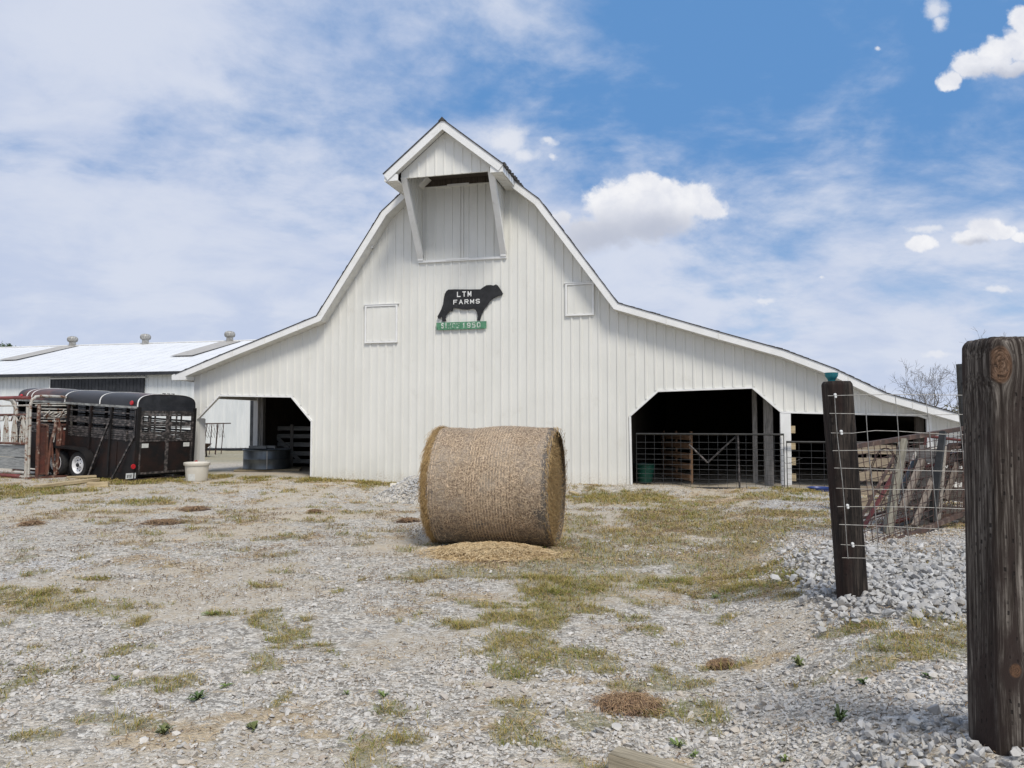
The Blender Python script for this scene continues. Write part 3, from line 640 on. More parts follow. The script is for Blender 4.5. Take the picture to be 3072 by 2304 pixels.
x, y, g2 = x[k], y[k], g[k]
h = (.020+.042*RNG.random(len(x)))*(.6+.7*g2)*(1+.03*(y-4)); wd = .0022+.00042*y
xa, ya = frustum_pts(500000, 2.8, 8., .08, .8); ga = masks(xa, ya)[0]
ka = (RNG.random(len(xa)) < ga*1.0*(.15+.85*ss(.42, .60, fbm(xa+2, ya+6, 9., 3)))) & footprint_ok(xa, ya); xa, ya = xa[ka], ya[ka]
x = np.concatenate([x, xa]); y = np.concatenate([y, ya]); h = np.concatenate([h, (.012+.030*RNG.random(len(xa)))*(1+1.1*ss(.52, .72, fbm(xa+12, ya+46, 5., 3)))]); wd = np.concatenate([wd, .0024+.0002*ya])
V1, F1 = blades(x, y, gh(x, y)-.003, h, wd, .5+2.0*RNG.random(len(x)))
o = np_mesh('grass', V1, F1, 'grass_blade'); tag(o, 'short patchy green and straw-coloured grass in the gravel', 'grass', kind='stuff')
# straw litter
def straws(x, y, z, L, wd, lift=.012, curl=.25):
    n = len(x); az = RNG.random(n)*6.283; V = np.zeros((n, 6, 3)); bend = RNG.normal(0, curl, n)
    for i, t in enumerate((-.5, 0., .5)):
        a = az+bend*t*2; cx = x+np.cos(a)*L*t; cy = y+np.sin(a)*L*t
        cz = z+RNG.random(n)*lift+(lift*.8 if i == 1 else 0)
        V[:, 2*i] = np.stack([cx-np.sin(a)*wd/2, cy+np.cos(a)*wd/2, cz], 1); V[:, 2*i+1] = np.stack([cx+np.sin(a)*wd/2, cy-np.cos(a)*wd/2, cz+wd*.4], 1)
    T = np.array([[0,1,3],[0,3,2],[2,3,5],[2,5,4]]); Fc = (T[None]+(np.arange(n)*6)[:, None, None]).reshape(-1, 3)
    return V.reshape(-1, 3), Fc
x, y = frustum_pts(330000, 2.8, 20., .06, .62)
g, s_, d, b_ = masks(x, y)
k = (RNG.random(len(x)) < np.clip(s_*.7+.15*g+.05, 0, 1)) & footprint_ok(x, y) & ((y+.255*x) < 18.95); x, y = x[k], y[k]
V1, F1 = straws(x, y, gh(x, y)+.006, .03+.10*RNG.random(len(x))**2, .0016+.0004*y)
o = np_mesh('straw', V1, F1, 'straw_blade'); tag(o, 'dry straw stalks littering the gravel and grass', 'straw', kind='stuff')

x, y = frustum_pts(210000, 2.8, 14., .06, .75)
g, s_, d, b_ = masks(x, y)
k = (RNG.random(len(x)) < np.clip(ss(.50, .68, fbm(x+71, y+29, 2.2, 5))*.5+.22*g+.3*s_+.03, 0, 1)) & footprint_ok(x, y); x, y = x[k], y[k]
V1, F1 = straws(x, y, gh(x, y)+.008, .012+.05*RNG.random(len(x))**2, .0022+.0004*y)
o = np_mesh('dead_stems', V1, F1, 'litter_blade'); tag(o, 'brown dead stems and weed litter strewn among the gravel', 'dead stems', kind='stuff')

# ------------------------------------------------------------------ the barn (local x along its front, y back into it, z up)
PHI = R(14.3); BO = Vector((0, 19.15, 0))
def barn_world(s, t, z): return Vector((BO.x+s*math.cos(PHI)+t*math.sin(PHI), BO.y-s*math.sin(PHI)+t*math.cos(PHI), z))
def on_barn(px, py, t=0.):
    n = Vector((math.sin(PHI), math.cos(PHI), 0)); r = ray(px, py)
    k = (t+n.y*BO.y)/(r.x*n.x+r.y*n.y); p = Vector((r.x*k, r.y*k, EYE+r.z*k))
    return ((p.x-BO.x)*math.cos(PHI)-(p.y-BO.y)*math.sin(PHI), p.z)
barn = thing('barn', 'big white ribbed metal barn with a gambrel roof, hay hood and long lean-tos', 'barn', BO, -PHI)
ROOF = [(-9.74,2.96),(-8.2,3.50),(-6.6,4.035),(-5.33,4.47),(-3.46,7.2),(-1.33,8.93),(.80,7.2),(2.75,4.50),(5.19,3.70),(6.54,3.27),(7.59,2.83),(8.68,2.25),(10.11,1.79),(11.4,1.42)]
def roof_z(s):
    for (a, za), (b, zb) in zip(ROOF, ROOF[1:]):
        if a <= s <= b: return za+(zb-za)*(s-a)/(b-a)
    return ROOF[0][1] if s < ROOF[0][0] else ROOF[-1][1]
def offs(pts, d):
    out = []; n = len(pts)
    for i, p in enumerate(pts):
        ns = []
        for q, r in ((pts[i-1], p) if i else None, (p, pts[i+1]) if i < n-1 else None) if 0 < i < n-1 else (((pts[0], pts[1]),) if i == 0 else ((pts[-2], pts[-1]),)):
            dx, dz = r[0]-q[0], r[1]-q[1]; l = math.hypot(dx, dz); ns.append((dz/l, -dx/l))
        mx = sum(a for a, b in ns)/len(ns); mz = sum(b for a, b in ns)/len(ns); l2 = mx*mx+mz*mz
        out.append((p[0]+mx/l2*d, p[1]+mz/l2*d))
    return out
WT = offs(ROOF, .150)
def wall_top(s):
    for (a, za), (b, zb) in zip(WT, WT[1:]):
        if a <= s <= b: return za+(zb-za)*(s-a)/(b-a)
    return WT[0][1] if s < WT[0][0] else WT[-1][1]
LOP = [(-9.25,-.3),(-9.25,1.71),(-8.55,2.36),(-6.27,2.31),(-5.64,1.63),(-5.64,-.3)]
ROP = [(3.02,-.3),(2.99,1.77),(3.66,2.37),(5.86,2.43),(6.50,1.85),(9.40,1.77),(9.58,1.70),(9.58,-.3)]
WL, WR = -9.38, 11.0
def hole_top(s, P):
    for (a, za), (b, zb) in zip(P[1:-1], P[2:-1]):
        if a <= s <= b: return za+(zb-za)*(s-a)/(b-a)
    return None
top = [(WR, wall_top(WR))]+[p for p in WT[::-1] if WL < p[0] < WR]+[(WL, wall_top(WL))]
outline = [(WL,-.3)]+LOP[0:6]+ROP+[(WR,-.3)]+top
# outline goes bottom-left -> right along the openings, then back along the roof
wall = MB().prism(outline, 0, .10)
P_ = .2286
nr = int((WR-WL)/P_)
for i in range(1, nr+1):
    s = WL+.02+i*P_-.06
    zt = min(wall_top(s-.03), wall_top(s+.03))-.012
    zb = -.25
    for H in (LOP, ROP):
        a = [hole_top(q, H) for q in (s-.03, s+.03)]
        a = [q for q in a if q is not None]
        if a: zb = max(a)+.03
    if zt-zb < .05: continue
    wall.add([(s-.032,.0,zb),(s-.022,-.021,zb),(s+.022,-.021,zb),(s+.032,.0,zb),(s-.032,.0,zt),(s-.022,-.021,zt),(s+.022,-.021,zt),(s+.032,.0,zt)],
             [(0,1,5,4),(1,2,6,5),(2,3,7,6),(0,3,2,1),(4,5,6,7)])
    for zr in (.62, 1.2, 1.78, 2.38, 3.0, 3.6, 4.2, 4.85, 5.5, 6.2, 6.9):
        if zb+.05 < zr < zt-.05:
            wall.box(s+.05, s+.063, -.006, .001, zr, zr+.012)
wall.build('front_wall', 'siding', barn)
# openings' thin white edging
def edging(P, n, w=.045, y=-.03):
    b = MB()
    for a, c in zip(P[:n], P[1:n+1]):
        b.beam((a[0], y+.03, a[1]), (c[0], y+.03, c[1]), w, .085, (0,1,0))
    return b
edging([(-9.25,1.71),(-8.55,2.36),(-6.27,2.31),(-5.64,1.63),(-5.64,-.2)], 4).build('opening_trim', 'trim', barn)
edging([(3.02,-.2),(2.99,1.77),(3.66,2.37),(5.86,2.43),(6.50,1.85),(9.40,1.77),(9.58,1.70),(9.58,-.2)], 7).build('opening_trim', 'trim', barn)
# corner pillar of the left lean-to with its jamb
b = MB().box(-9.378,-9.254,.105,.30,-.3,1.72); b.box(-9.30,-9.253,.30,.34,-.3,1.7)
b.box(-9.385,-9.38,-.02,.3,-.3,2.8)
b.build('corner_post', 'trim', barn)
# pillar between the two right openings
b = MB().box(6.47, 6.70, -.035, .14, .16, 1.845); b.box(6.50,6.67,.14,.2,-.2,1.8); b.build('door_post', 'trim', barn)
MB().box(6.50, 6.66, -.03, .12, -.3, .158).build('door_post_footing', 'stone_white', barn)
for z in (.25,.62,.98,1.36): MB().box(6.705, 6.80, .02, .10, z, z+.17).build('board_end', 'tan_wood', barn)
# roof deck, shingles, fascia, soffit
def slab(pts, d0, d1, y0, y1):
    """strip following a polyline in (x,z): from d0 to d1 below it (perpendicular)"""
    n = len(pts); nor = []
    for i in range(n):
        a = pts[max(i-1, 0)]; c = pts[min(i+1, n-1)]
        p = pts[i]; 
        def nn(q, r): 
            dx, dz = r[0]-q[0], r[1]-q[1]; l = math.hypot(dx, dz) or 1; return (dz/l, -dx/l)
        n1 = nn(a, p) if i > 0 else nn(p, c); n2 = nn(p, c) if i < n-1 else n1
        mx, mz = n1[0]+n2[0], n1[1]+n2[1]; l2 = mx*mx+mz*mz
        nor.append((2*mx/l2, 2*mz/l2))
    A = [(p[0]+q[0]*d0, p[1]+q[1]*d0) for p, q in zip(pts, nor)]; B_ = [(p[0]+q[0]*d1, p[1]+q[1]*d1) for p, q in zip(pts, nor)]
    mb_ = MB()
    vs = []
    for y in (y0, y1):
        vs += [(x, y, z) for x, z in A]+[(x, y, z) for x, z in B_]
    fs = []
    for i in range(n-1):
        fs += [(i, i+1, n+i+1, n+i), (2*n+i, 3*n+i, 3*n+i+1, 2*n+i+1), (i, 2*n+i, 2*n+i+1, i+1), (n+i, n+i+1, 3*n+i+1, 3*n+i)]
    fs += [(0, n, 3*n, 2*n), (n-1, 3*n-1, 4*n-1, 2*n-1)]
    return mb_.add(vs, fs)
DEPTH = 20.
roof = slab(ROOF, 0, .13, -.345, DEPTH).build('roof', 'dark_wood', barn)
sh = slab(ROOF, -.02, -.004, -.395, DEPTH+.1)
rr = random.Random(3)
for (a, za), (c_, zc) in zip(ROOF, ROOF[1:]):          # ragged shingle butts along the rake
    L_ = math.hypot(c_-a, zc-za); n = int(L_/.16)
    for i in range(n):
        if rr.random() < .55:
            f0 = i/n; f1 = (i+rr.uniform(.5, .95))/n; dx, dz = (c_-a)/L_, (zc-za)/L_; up = rr.uniform(.003, .013)
            p0 = (a+(c_-a)*f0, za+(zc-za)*f0); p1 = (a+(c_-a)*f1, za+(zc-za)*f1)
            sh.prism([(p0[0]-dz*.02, p0[1]+dx*.02), (p1[0]-dz*.02, p1[1]+dx*.02), (p1[0]-dz*(.02+up), p1[1]+dx*(.02+up)), (p0[0]-dz*(.02+up*.5), p0[1]+dx*(.02+up*.5))], -.40+rr.uniform(0, .02), -.1)
sh.build('shingles', 'shingle', roof)
slab(ROOF, 0, .162, -.375, -.35).build('fascia', 'trim', roof)
sf = slab(ROOF, .135, .165, -.345, -.002)
for (a, za), (c_, zc) in zip(ROOF, ROOF[1:]):
    L_ = math.hypot(c_-a, zc-za); n = max(1, int(L_/.20)); dx, dz = (c_-a)/L_, (zc-za)/L_
    for i in range(n):
        f = (i+.5)/n; x0 = a+(c_-a)*f+dz*.165; z0 = za+(zc-za)*f-dx*.165
        sf.beam((x0, -.34, z0), (x0, -.004, z0), .018, .012, (-dz, 0, dx))
sf.build('soffit', 'soffit', roof)
b = MB().prism([(-9.86,2.80),(-9.40,2.80),(-9.40,2.90),(-9.74,2.98),(-9.86,2.94)], -.374, .2); b.box(-9.80,-9.66,.2,DEPTH,2.78,2.86)
b.build('eave_return', 'trim', roof)
# thin joint lines of the fascia pieces
for f in (-8.9,-7.9,-6.9,-5.9,3.9,5.1,7.9,9.2):
    z = roof_z(f); MB().box(f-.008, f+.008, -.381, -.374, z-.19, z-.005).build('fascia_joint', 'soffit', roof)
# inside: closed sides and back, light-blocking partitions, rafters
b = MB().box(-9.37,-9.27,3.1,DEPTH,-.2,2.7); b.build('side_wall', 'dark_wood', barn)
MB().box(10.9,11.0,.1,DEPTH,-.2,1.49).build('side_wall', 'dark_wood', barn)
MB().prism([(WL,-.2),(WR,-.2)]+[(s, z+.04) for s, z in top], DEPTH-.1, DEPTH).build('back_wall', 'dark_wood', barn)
MB().box(-5.50,-5.38,.101,DEPTH,-.2,4.1).build('light_block_partition', 'dark_wood', barn); MB().box(2.80,2.90,.101,DEPTH,-.2,4.1).build('light_block_partition', 'dark_wood', barn)  # partitions put in to limit light and keep the interior dark
for i in range(6): MB().beam((-9.3, .6+i*.9, 2.80), (-5.5, .6+i*.9, 4.12), .05, .14).build('rafter', 'dark_wood', barn)
MB().box(-9.38,-9.26,.3,3.0,2.30,2.80).build('side_header', 'siding', barn)
MB().box(-9.37,-9.21,2.90,3.08,-.2,2.75).build('side_post', 'trim', barn)
MB().box(-9.19,-9.05,2.95,3.1,-.2,2.75).build('inner_post', 'grey_wood_up', barn)
# wooden posts seen just inside the right opening
s0, _ = on_barn(2303, 1300, .7)
MB().box(s0-.09, s0+.12, .62, .80, -.2, 2.9).build('inner_post', 'grey_wood_up', barn); MB().box(s0-.33, s0-.22, 1.0, 1.12, -.2, 2.9).build('inner_post', 'grey_wood_up', barn)
MB().box(9.38, 9.545, .13, .28, -.2, 1.80).build('inner_post', 'dark_wood', barn)
# white wall panel edge right of the stall opening
MB().box(9.585,9.66,-.028,-.003,-.2,1.83).build('corner_trim', 'trim', barn)
# shuttered hatches
def hatch(s0, s1, z0, z1, ajar=0.):
    p = MB(); n = max(2, round((s1-s0)/.22))
    p.box(s0+.05, s1-.05, -.036, -.030, z0+.05, z1-.05)
    for i in range(1, n):
        s = s0+(s1-s0)*i/n; p.box(s-.02, s+.02, -.046, -.036, z0+.06, z1-.06)
    h = p.build('hatch', 'siding', barn)
    f = MB()
    for (a, b_, c, d_) in ((s0, s1, z1-.045, z1), (s0, s1, z0, z0+.045), (s0, s0+.045, z0+.045, z1-.045), (s1-.045, s1, z0+.045, z1-.045)):
        f.box(a, b_, -.062, -.002, c, d_)
    f.box(s0-.03, s1+.03, -.075, -.002, z1+.002, z1+.02)
    f.build('hatch_frame', 'trim', h)
hatch(-4.08, -3.14, 3.73, 4.76); hatch(1.40, 2.12, 4.28, 5.10)
# hay hood: side cheeks, gable, braces, roof, sill
SL, SR, TB = -2.50, -.20, -1.22
hoodo = MB().box(-2.44,-.26,TB+.01,-.02,8.02,8.06).build('hay_hood', 'dark_wood', barn)  # dark ceiling sheet, its colour adds shade inside the hood
for s in (SL, SR):
    hood = MB(); x0, x1 = (s, s+.05) if s == SL else (s-.05, s)
    hood.add([(x0,0,5.88),(x0,TB,7.72),(x0,TB,7.95),(x0,0,8.1),(x1,0,5.88),(x1,TB,7.72),(x1,TB,7.95),(x1,0,8.1)],
             [(0,1,2,3),(7,6,5,4),(0,4,5,1),(1,5,6,2),(2,6,7,3),(3,7,4,0)])
    for k in range(1, 6):
        y = -TB*k/6*-1; z0 = 5.88+(7.72-5.88)*k/6
        xs = (x1, x1+.015) if s == SL else (x0-.015, x0)
        hood.box(xs[0], xs[1], y-.02, y+.02, z0+.03, 7.9)
        xs = (x0-.015, x0) if s == SL else (x1, x1+.015)
        hood.box(xs[0], xs[1], y-.02, y+.02, z0+.03, 7.9)
    hood.build('hood_side', 'siding', hoodo)
gz0 = 7.72
gab = [(SL-.05,gz0),(SR+.05,gz0),(SR+.05,gz0+.15),(-1.37,8.82),(SL-.05,gz0+.15)]
g = MB().prism(gab, TB-.04, TB)
for i in range(1, 11):
    s = SL-.05+i*.2286; zt = 8.74-.78*abs(s+1.35)-.07
    if zt > gz0+.06: g.add([(s-.034,TB-.04,gz0),(s-.016,TB-.058,gz0),(s+.016,TB-.058,gz0),(s+.034,TB-.04,gz0),(s-.034,TB-.04,zt),(s-.016,TB-.058,zt),(s+.016,TB-.058,zt),(s+.034,TB-.04,zt)],
             [(0,1,5,4),(1,2,6,5),(2,3,7,6),(0,3,2,1),(4,5,6,7)])
g.build('hood_gable', 'siding', hoodo)
HR = [(-2.92,7.77),(-1.37,9.01),(.17,7.77)]
slab(HR, .01, .12, -1.50, .6).build('hood_roof', 'dark_wood', hoodo)
hs = slab(HR, -.02, .006, -1.55, .7)
for f in np.linspace(0, 1, 26):
    if rr.random() < .6:
        yy_ = -1.5+f*1.9; hs.box(.10, .205+rr.uniform(0, .02), yy_, yy_+.07, 7.74, 7.80+rr.uniform(0, .03))
hs.add([(-1.47,-1.56,8.97),(-1.37,-1.56,9.07),(-1.27,-1.56,8.97),(-1.47,.7,8.97),(-1.37,.7,9.07),(-1.27,.7,8.97)],[(0,1,2),(3,5,4),(0,3,4,1),(1,4,5,2),(2,5,3,0)])
hs.build('hood_shingles', 'shingle', hoodo)
slab(HR, .004, .19, -1.53, -1.502).build('hood_fascia', 'trim', hoodo)
b = slab(HR, .125, .15, -1.50, TB-.062)
for side in (-1, 1):
    for i in range(9):
        f = (i+.5)/9; x0 = -1.37+side*f*1.50; z0 = 9.01-f*1.22-.185
        b.beam((x0, -1.49, z0), (x0, TB-.07, z0), .012, .012, (side*.6, 0, .78))
for (x0, x1) in ((-2.86, SL-.055), (SR+.055, .12)):      # boxed eaves running back
    b.box(x0, x1, -1.47, .55, 7.60, 7.625)
    for i in range(9): b.box(x0+.004, x1-.004, -1.45+i*.2, -1.43+i*.2, 7.592, 7.60)
b.build('hood_soffit', 'soffit', hoodo)
b = MB()
b.prism([(-2.90,7.60),(-2.54,7.60),(-2.54,7.75),(-2.66,7.80),(-2.90,7.78)], -1.50, -1.475)
b.box(-2.90,-2.875,-1.475,.55,7.60,7.78); b.build('hood_eave_box', 'trim', hoodo); b = MB()
b.prism([(-.16,7.60),(.155,7.60),(.155,7.78),(-.04,7.80),(-.16,7.75)], -1.50, -1.475)
b.box(.13,.155,-1.475,.55,7.60,7.78)
b.build('hood_eave_box', 'trim', hoodo)
for s in (SL+.015, SR-.015):
    MB().beam((s, -.03, 5.93), (s, TB-.01, 7.76), .15, .10, (0,1,0)).build('brace', 'trim', hoodo)
b = MB().box(-2.56,-.14,-.06,-.003,5.83,5.885)
b.box(-1.75,-1.15,-.072,-.061,5.86,5.90); b.build('hood_sill', 'trim', hoodo)
for s in (SL+.015, SR-.015): MB().box(s-.075,s+.075,-.09,-.003,5.885,6.03).build('brace_foot', 'trim', hoodo)
b = MB()
for s in (-1.42,-1.33): b.box(s-.018, s+.018, -.034, -.001, 5.89, 7.9)
b.box(-2.44,-.26,-.05,-.001,7.83,7.857); d_ = b.build('loft_door', 'siding', hoodo)
MB().box(-1.75,-1.15,-.072,-.061,7.82,7.88).build('door_track', 'trim', d_)
b = MB().box(-2.44,-.26,-.06,-.028,7.86,8.015); b.build('hood_shade_strip', 'dark_wood', hoodo)  # dark strip standing in for the shaded recess under the ceiling

# cow sign and the green board under it (hung on the front wall)
cow = [(803,528),(833,527),(826,503),(830,484),(846,464),(860,444),(866,453),(876,455),(882,440),(884,426),(915,431),(950,438),(990,440),(1030,433),(1046,438),(1060,460),(1067,490),(1060,520),(1080,521),(1086,500),(1094,470),(1110,440),(1135,410),(1155,376),(1185,355),(1215,340),(1244,334),(1251,322),(1240,301),(1225,280),(1213,262),(1200,254),(1182,262),(1160,258),(1130,260),(1105,275),(1085,290),(1000,291),(900,290),(850,292),(835,302),(822,325),(815,360),(810,400),(795,440),(780,470),(768,490),(773,506),(786,506),(796,488),(802,500)]
cw = [on_barn(1000+x/2.4578, 750+y/2.4578, -.06) for x, y in cow]
c0 = (-1.2, 4.3)
ct = thing('cow_sign', 'black cow silhouette sign with white farm name, on the barn front', 'sign', barn_world(c0[0], -.045, c0[1]), -PHI)
MB().prism([(x-c0[0], z-c0[1]) for x, z in cw], -.025, 0.).build('cow_board', 'cow_black', ct)
def sign_pt(x, y): 
    s, z = on_barn(1000+x/2.4578, 750+y/2.4578, -.07); return s-c0[0], z-c0[1]
def board_text(w_, x0, x1, y0, y1, m, par, y=-.031, gap=.42, fat=.17):
    (xa, zb), (xb, zt) = sign_pt(x0, y1), sign_pt(x1, y0)
    return strokes('letter', w_, xa, xb, zb, zt, m, par, y, fat, gap)
board_text('LTM', 912, 1018, 303, 347, 'white_letter', ct, -.028)
board_text('FARMS', 885, 1080, 360, 402, 'white_letter', ct, -.028)
gb = thing('name_board', 'narrow green board with worn white writing under the cow sign', 'sign', barn_world(c0[0], -.045, c0[1]), -PHI)
(xa, za), (xb, zb) = sign_pt(760, 590), sign_pt(1127, 524)
MB().box(xa, xb, -.028, 0., za, zb).build('board', 'green_board', gb)
board_text('SI', 797, 840, 537, 579, 'worn_letter', gb); board_text('NCE', 846, 932, 537, 579, 'very_worn_letter', gb)
board_text('1950', 950, 1085, 533, 575, 'worn_letter', gb)
# small floodlight fitting under the left rake
s, z = on_barn(1111, 742, -.1)
fl = thing('floodlight', 'small weathered twin floodlight tucked under the left roof edge', 'light', barn_world(s, -.02, z), -PHI)
MB().box(-.05,.05,-.05,0,-.04,.06).build('bracket', 'vent', fl)
for dx in (-.06, .06): MB().lathe([(.02,0),(.03,-.05),(.05,-.11),(.0,-.115)], 12, (dx,-.04,0), 'y').build('lamp_head', 'trim', fl)

# ------------------------------------------------------------------ long barn behind
FO = on_z(650, 1347, .1); FO.z = 0
fb = thing('long_shed', 'long low white metal shed with a black sliding door, behind the barn', 'shed', FO, -R(14))
XL, XR, EZ, RZ, WD = -34., 16., 4.36, 7.0, 9.
b = MB().box(XL, XR, 0, .12, .15, EZ)
for i in range(int((XR-XL)/.3)):
    s = XL+.1+i*.3; b.box(s-.03, s+.03, -.02, .001, .2, EZ-.05)
b.prism([(0,0),(1,0),(1,1),(0,1)], 0, .0001) if False else None
b.add([(XL,0,0),(XL,2*WD,0),(XL,2*WD,EZ),(XL,WD,RZ),(XL,0,EZ)],[(0,1,2,3,4)]); b.add([(XR,0,0),(XR,2*WD,0),(XR,2*WD,EZ),(XR,WD,RZ),(XR,0,EZ)],[(0,1,2,3,4)])
b.box(XL, XR, 2*WD-.1, 2*WD, 0, EZ)
b.build('wall', 'far_siding', fb)
MB().box(XL, XR, -.05, -.0, -.3, .145).build('skirting', 'black_paint', fb)
b = MB(); 
for sgn in (0, 1):
    y0, y1 = (-.45, WD) if sgn == 0 else (2*WD+.45, WD)
    z0 = EZ-.02
    b.add([(XL-.3,y0,z0),(XR+.3,y0,z0),(XR+.3,y1,RZ+.06),(XL-.3,y1,RZ+.06),(XL-.3,y0,z0+.05),(XR+.3,y0,z0+.05),(XR+.3,y1,RZ+.11),(XL-.3,y1,RZ+.11)],
          [(3,2,1,0),(4,5,6,7),(0,1,5,4),(1,2,6,5),(2,3,7,6),(3,0,4,7)])
for i in range(int((XR-XL)/.9)):
    s = XL+i*.9; b.beam((s,-.44,EZ+.04),(s,WD-.1,RZ+.085),.04,.02)
fr = b.build('roof', 'pale_metal', fb)
MB().box(XL-.3, XR+.3, WD-.15, WD+.15, RZ+.09, RZ+.15).build('ridge_cap', 'trim', fr)
for x0 in (-19.3, -6.0):
    def rp(y): return RZ*1.0+.125-(RZ-EZ)*(WD-y)/(WD+.45)*1.0
    y1, y0 = 8.7, 3.6
    MB().add([(x0,y0,rp(y0)+.03),(x0+1.6,y0,rp(y0)+.03),(x0+1.6,y1,rp(y1)+.03),(x0,y1,rp(y1)+.03)],[(0,1,2,3)]).build('skylight_panel', 'skylight', fr)
MB().box(XL, XR, -.50, -.455, EZ-.16, EZ+.02).build('gutter', 'black_paint', fb)
MB().box(XL, XR, -.44, -.02, EZ-.10, EZ-.05).build('eave_board', 'black_paint', fb)
b = MB().box(-11.1,-4.7,-.12,-.03,.3,4.06)
for i in range(27): b.box(-11.05+i*.235,-11.02+i*.235,-.135,-.12,.32,4.04)
dr = b.build('sliding_door', 'black_paint', fb)
b = MB().box(-11.2,-4.6,-.14,-.03,4.065,4.14); b.box(-11.18,-11.105,-.13,-.03,.3,4.06); b.build('door_frame', 'trim', dr)
for a_, b_ in ((2.1,2.65),(3.0,3.7),(3.9,9)): MB().box(a_, b_, -.10, -.022, 0, 4.0).build('sliding_door', 'black_paint', fb)
MB().box(-16.3,-15.9,-.07,-.022,2.4,3.0).build('small_vent', 'black_paint', fb)
for i, (px, py) in enumerate([(217,1044),(436,1038),(689,1029)]):
    # stand the turbine on the ridge line
    th = R(14); n = Vector((math.sin(th), math.cos(th), 0)); r = ray(px, py); k = (WD-.2+n.dot(FO))/(r.x*n.x+r.y*n.y); p = Vector((r.x*k, r.y*k, 0))
    t = thing('turbine_vent', ['leftmost round metal turbine vent on the shed ridge','middle round metal turbine vent on the shed ridge','turbine vent on the shed ridge nearest the white barn'][i], 'roof vent', (p.x, p.y, RZ+.03), 0, 'turbine vents along the shed ridge')
    MB().lathe([(.24,-.1),(.22,.30),(.23,.32)], 20).build('neck', 'vent', t, True)
    prof = [(.22,.32),(.30,.36),(.335,.46),(.33,.58),(.26,.68),(.1,.73),(0.,.735)]
    hd = MB().lathe(prof, 20); 
    for k_ in range(16):
        a = 2*math.pi*k_/16
        hd.tube([(r_*1.03*math.cos(a+.9*z_), r_*1.03*math.sin(a+.9*z_), z_) for r_, z_ in prof[:-1]], .014, 4)
    hd.build('turbine_head', 'vent', t)

# ------------------------------------------------------------------ stock trailer
def side_d(px, o, dr):      # distance along a direction from o at which image column px is met
    m = (px-1536)/F; return (m*o[1]-o[0])/(dr[0]-m*dr[1])
TO = Vector((-9.70, 19.3, .02)); TA = math.atan2(.438, -.899)
tr = thing('stock_trailer', 'rusty black stock trailer with a rounded roof and white roof bands', 'trailer', TO, TA)
tr.rotation_euler = (0, -R(3.0), TA)
# local: x forward along the trailer, y towards the camera side is 0, far side is -1.8 (to the right and back)
L_, W_ = 5.05, 1.80
H0, HR_, HT = .20, 1.98, 2.33       # floor, roof rail, roof crown
FLP = -1                            # far side direction in local y
def archpts(z0, z1, w, n=20, p=3.4):
    pts = []
    for i in range(n+1):
        a = math.pi*i/n; c_, s_ = math.cos(a), math.sin(a)
        pts.append((-w/2+w/2*math.copysign(abs(c_)**(2/p), c_), z0+(z1-z0)*abs(s_)**(2/p)))
    return pts
ap = archpts(HR_, HT, W_)
def arch_strip(x0, x1, grow=0., thick=.02):
    m_ = MB(); n = len(ap); vs = []
    for x in (x0, x1):
        for g_ in (grow, grow-thick):
            vs += [(x, y+(g_ if y > -W_/2 else -g_)*(abs(y+W_/2)/(W_/2)), z+g_*(1-abs(y+W_/2)/(W_/2))) for y, z in ap]
    fs = []
    for i in range(n-1):
        fs += [(i, i+1, 2*n+i+1, 2*n+i), (n+i, 3*n+i, 3*n+i+1, n+i+1), (i, n+i, n+i+1, i+1), (2*n+i, 2*n+i+1, 3*n+i+1, 3*n+i)]
    return m_.add(vs, fs)
ro = arch_strip(-.02, L_).build('trailer_roof', 'trailer_roof', tr, True)
for x in (-.02, 1.46, 2.92, 4.40, 4.62): arch_strip(x, x+.035, .014, .012).build('roof_band', 'white_band', ro, True)
b = MB().box(L_-.03, L_, -W_+.01, -.01, H0, HR_); b.prism([(0, 0)]*0 or [(0,0),(0.001,0),(0,.001)], 0, .001) if False else None
n = len(ap); b.add([(L_-.02, y, z) for y, z in ap]+[(L_-.02, -W_/2, HR_)], [(i, i+1, n) for i in range(n-1)])
b.build('front_wall', 'trailer', tr)
# floor, lower skins, rails
b = MB().box(.02, L_, -W_+.02, -.02, H0-.02, H0+.05); b.box(.02,L_,-W_+.0,-W_+.05,H0-.1,H0+.02); b.box(.02,L_,-.05,-.0,H0-.12,H0+.02); b.build('floor', 'trailer', tr)
for (ya, yb) in ((-.03, -.01), (-W_+.01, -W_+.03)):
    MB().box(.06, L_-.03, ya, yb, H0+.05, 1.09).build('side_panel', 'trailer_rust' if ya > -1 else 'trailer', tr)
for y in (-.02, -W_+.02):
    b = MB()
    for z, h in ((1.50,.05),(1.555,.03),(1.61,.05),(1.28,.05),(1.345,.05),(1.12,.04),(1.17,.035),(1.225,.04),(1.80,.03)):
        b.box(.08, L_-.04, y-.018, y+.018, z-h/2, z+h/2)
    b.build('side_slats', 'slat', tr)
for y in (-.0, -W_): MB().box(-.01, L_, y-.03, y+.03, HR_-.04, HR_+.015).build('roof_rail', 'pale_rail', tr)
for y in (.0, -W_):
    for x in (.03, .98, 1.80, 2.75, 3.7, 4.6):
        MB().box(x-.03, x+.03, y-.035, y+.035, H0-.05, HR_-.04).build('side_post', 'trailer_rust' if x in (1.80, 2.75) else 'trailer', tr)
MB().beam((.02, .05, 1.20), (.66, .16, .02), .04, .04).tube([(.02,.02,1.95),(.03,.02,1.35),(.02,.05,1.2)], .018, 6).build('side_brace', 'slat', tr)
MB().beam((.98, .04, 1.62), (1.58, .16, .02), .045, .04).build('side_brace', 'slat', tr)
MB().box(.62, 1.64, -.02, .19, -.06, .02).build('running_board', 'trailer_rust', tr)
MB().box(.70, 1.50, -.008, .004, .12, 1.06).build('side_door', 'trailer_rust', tr)
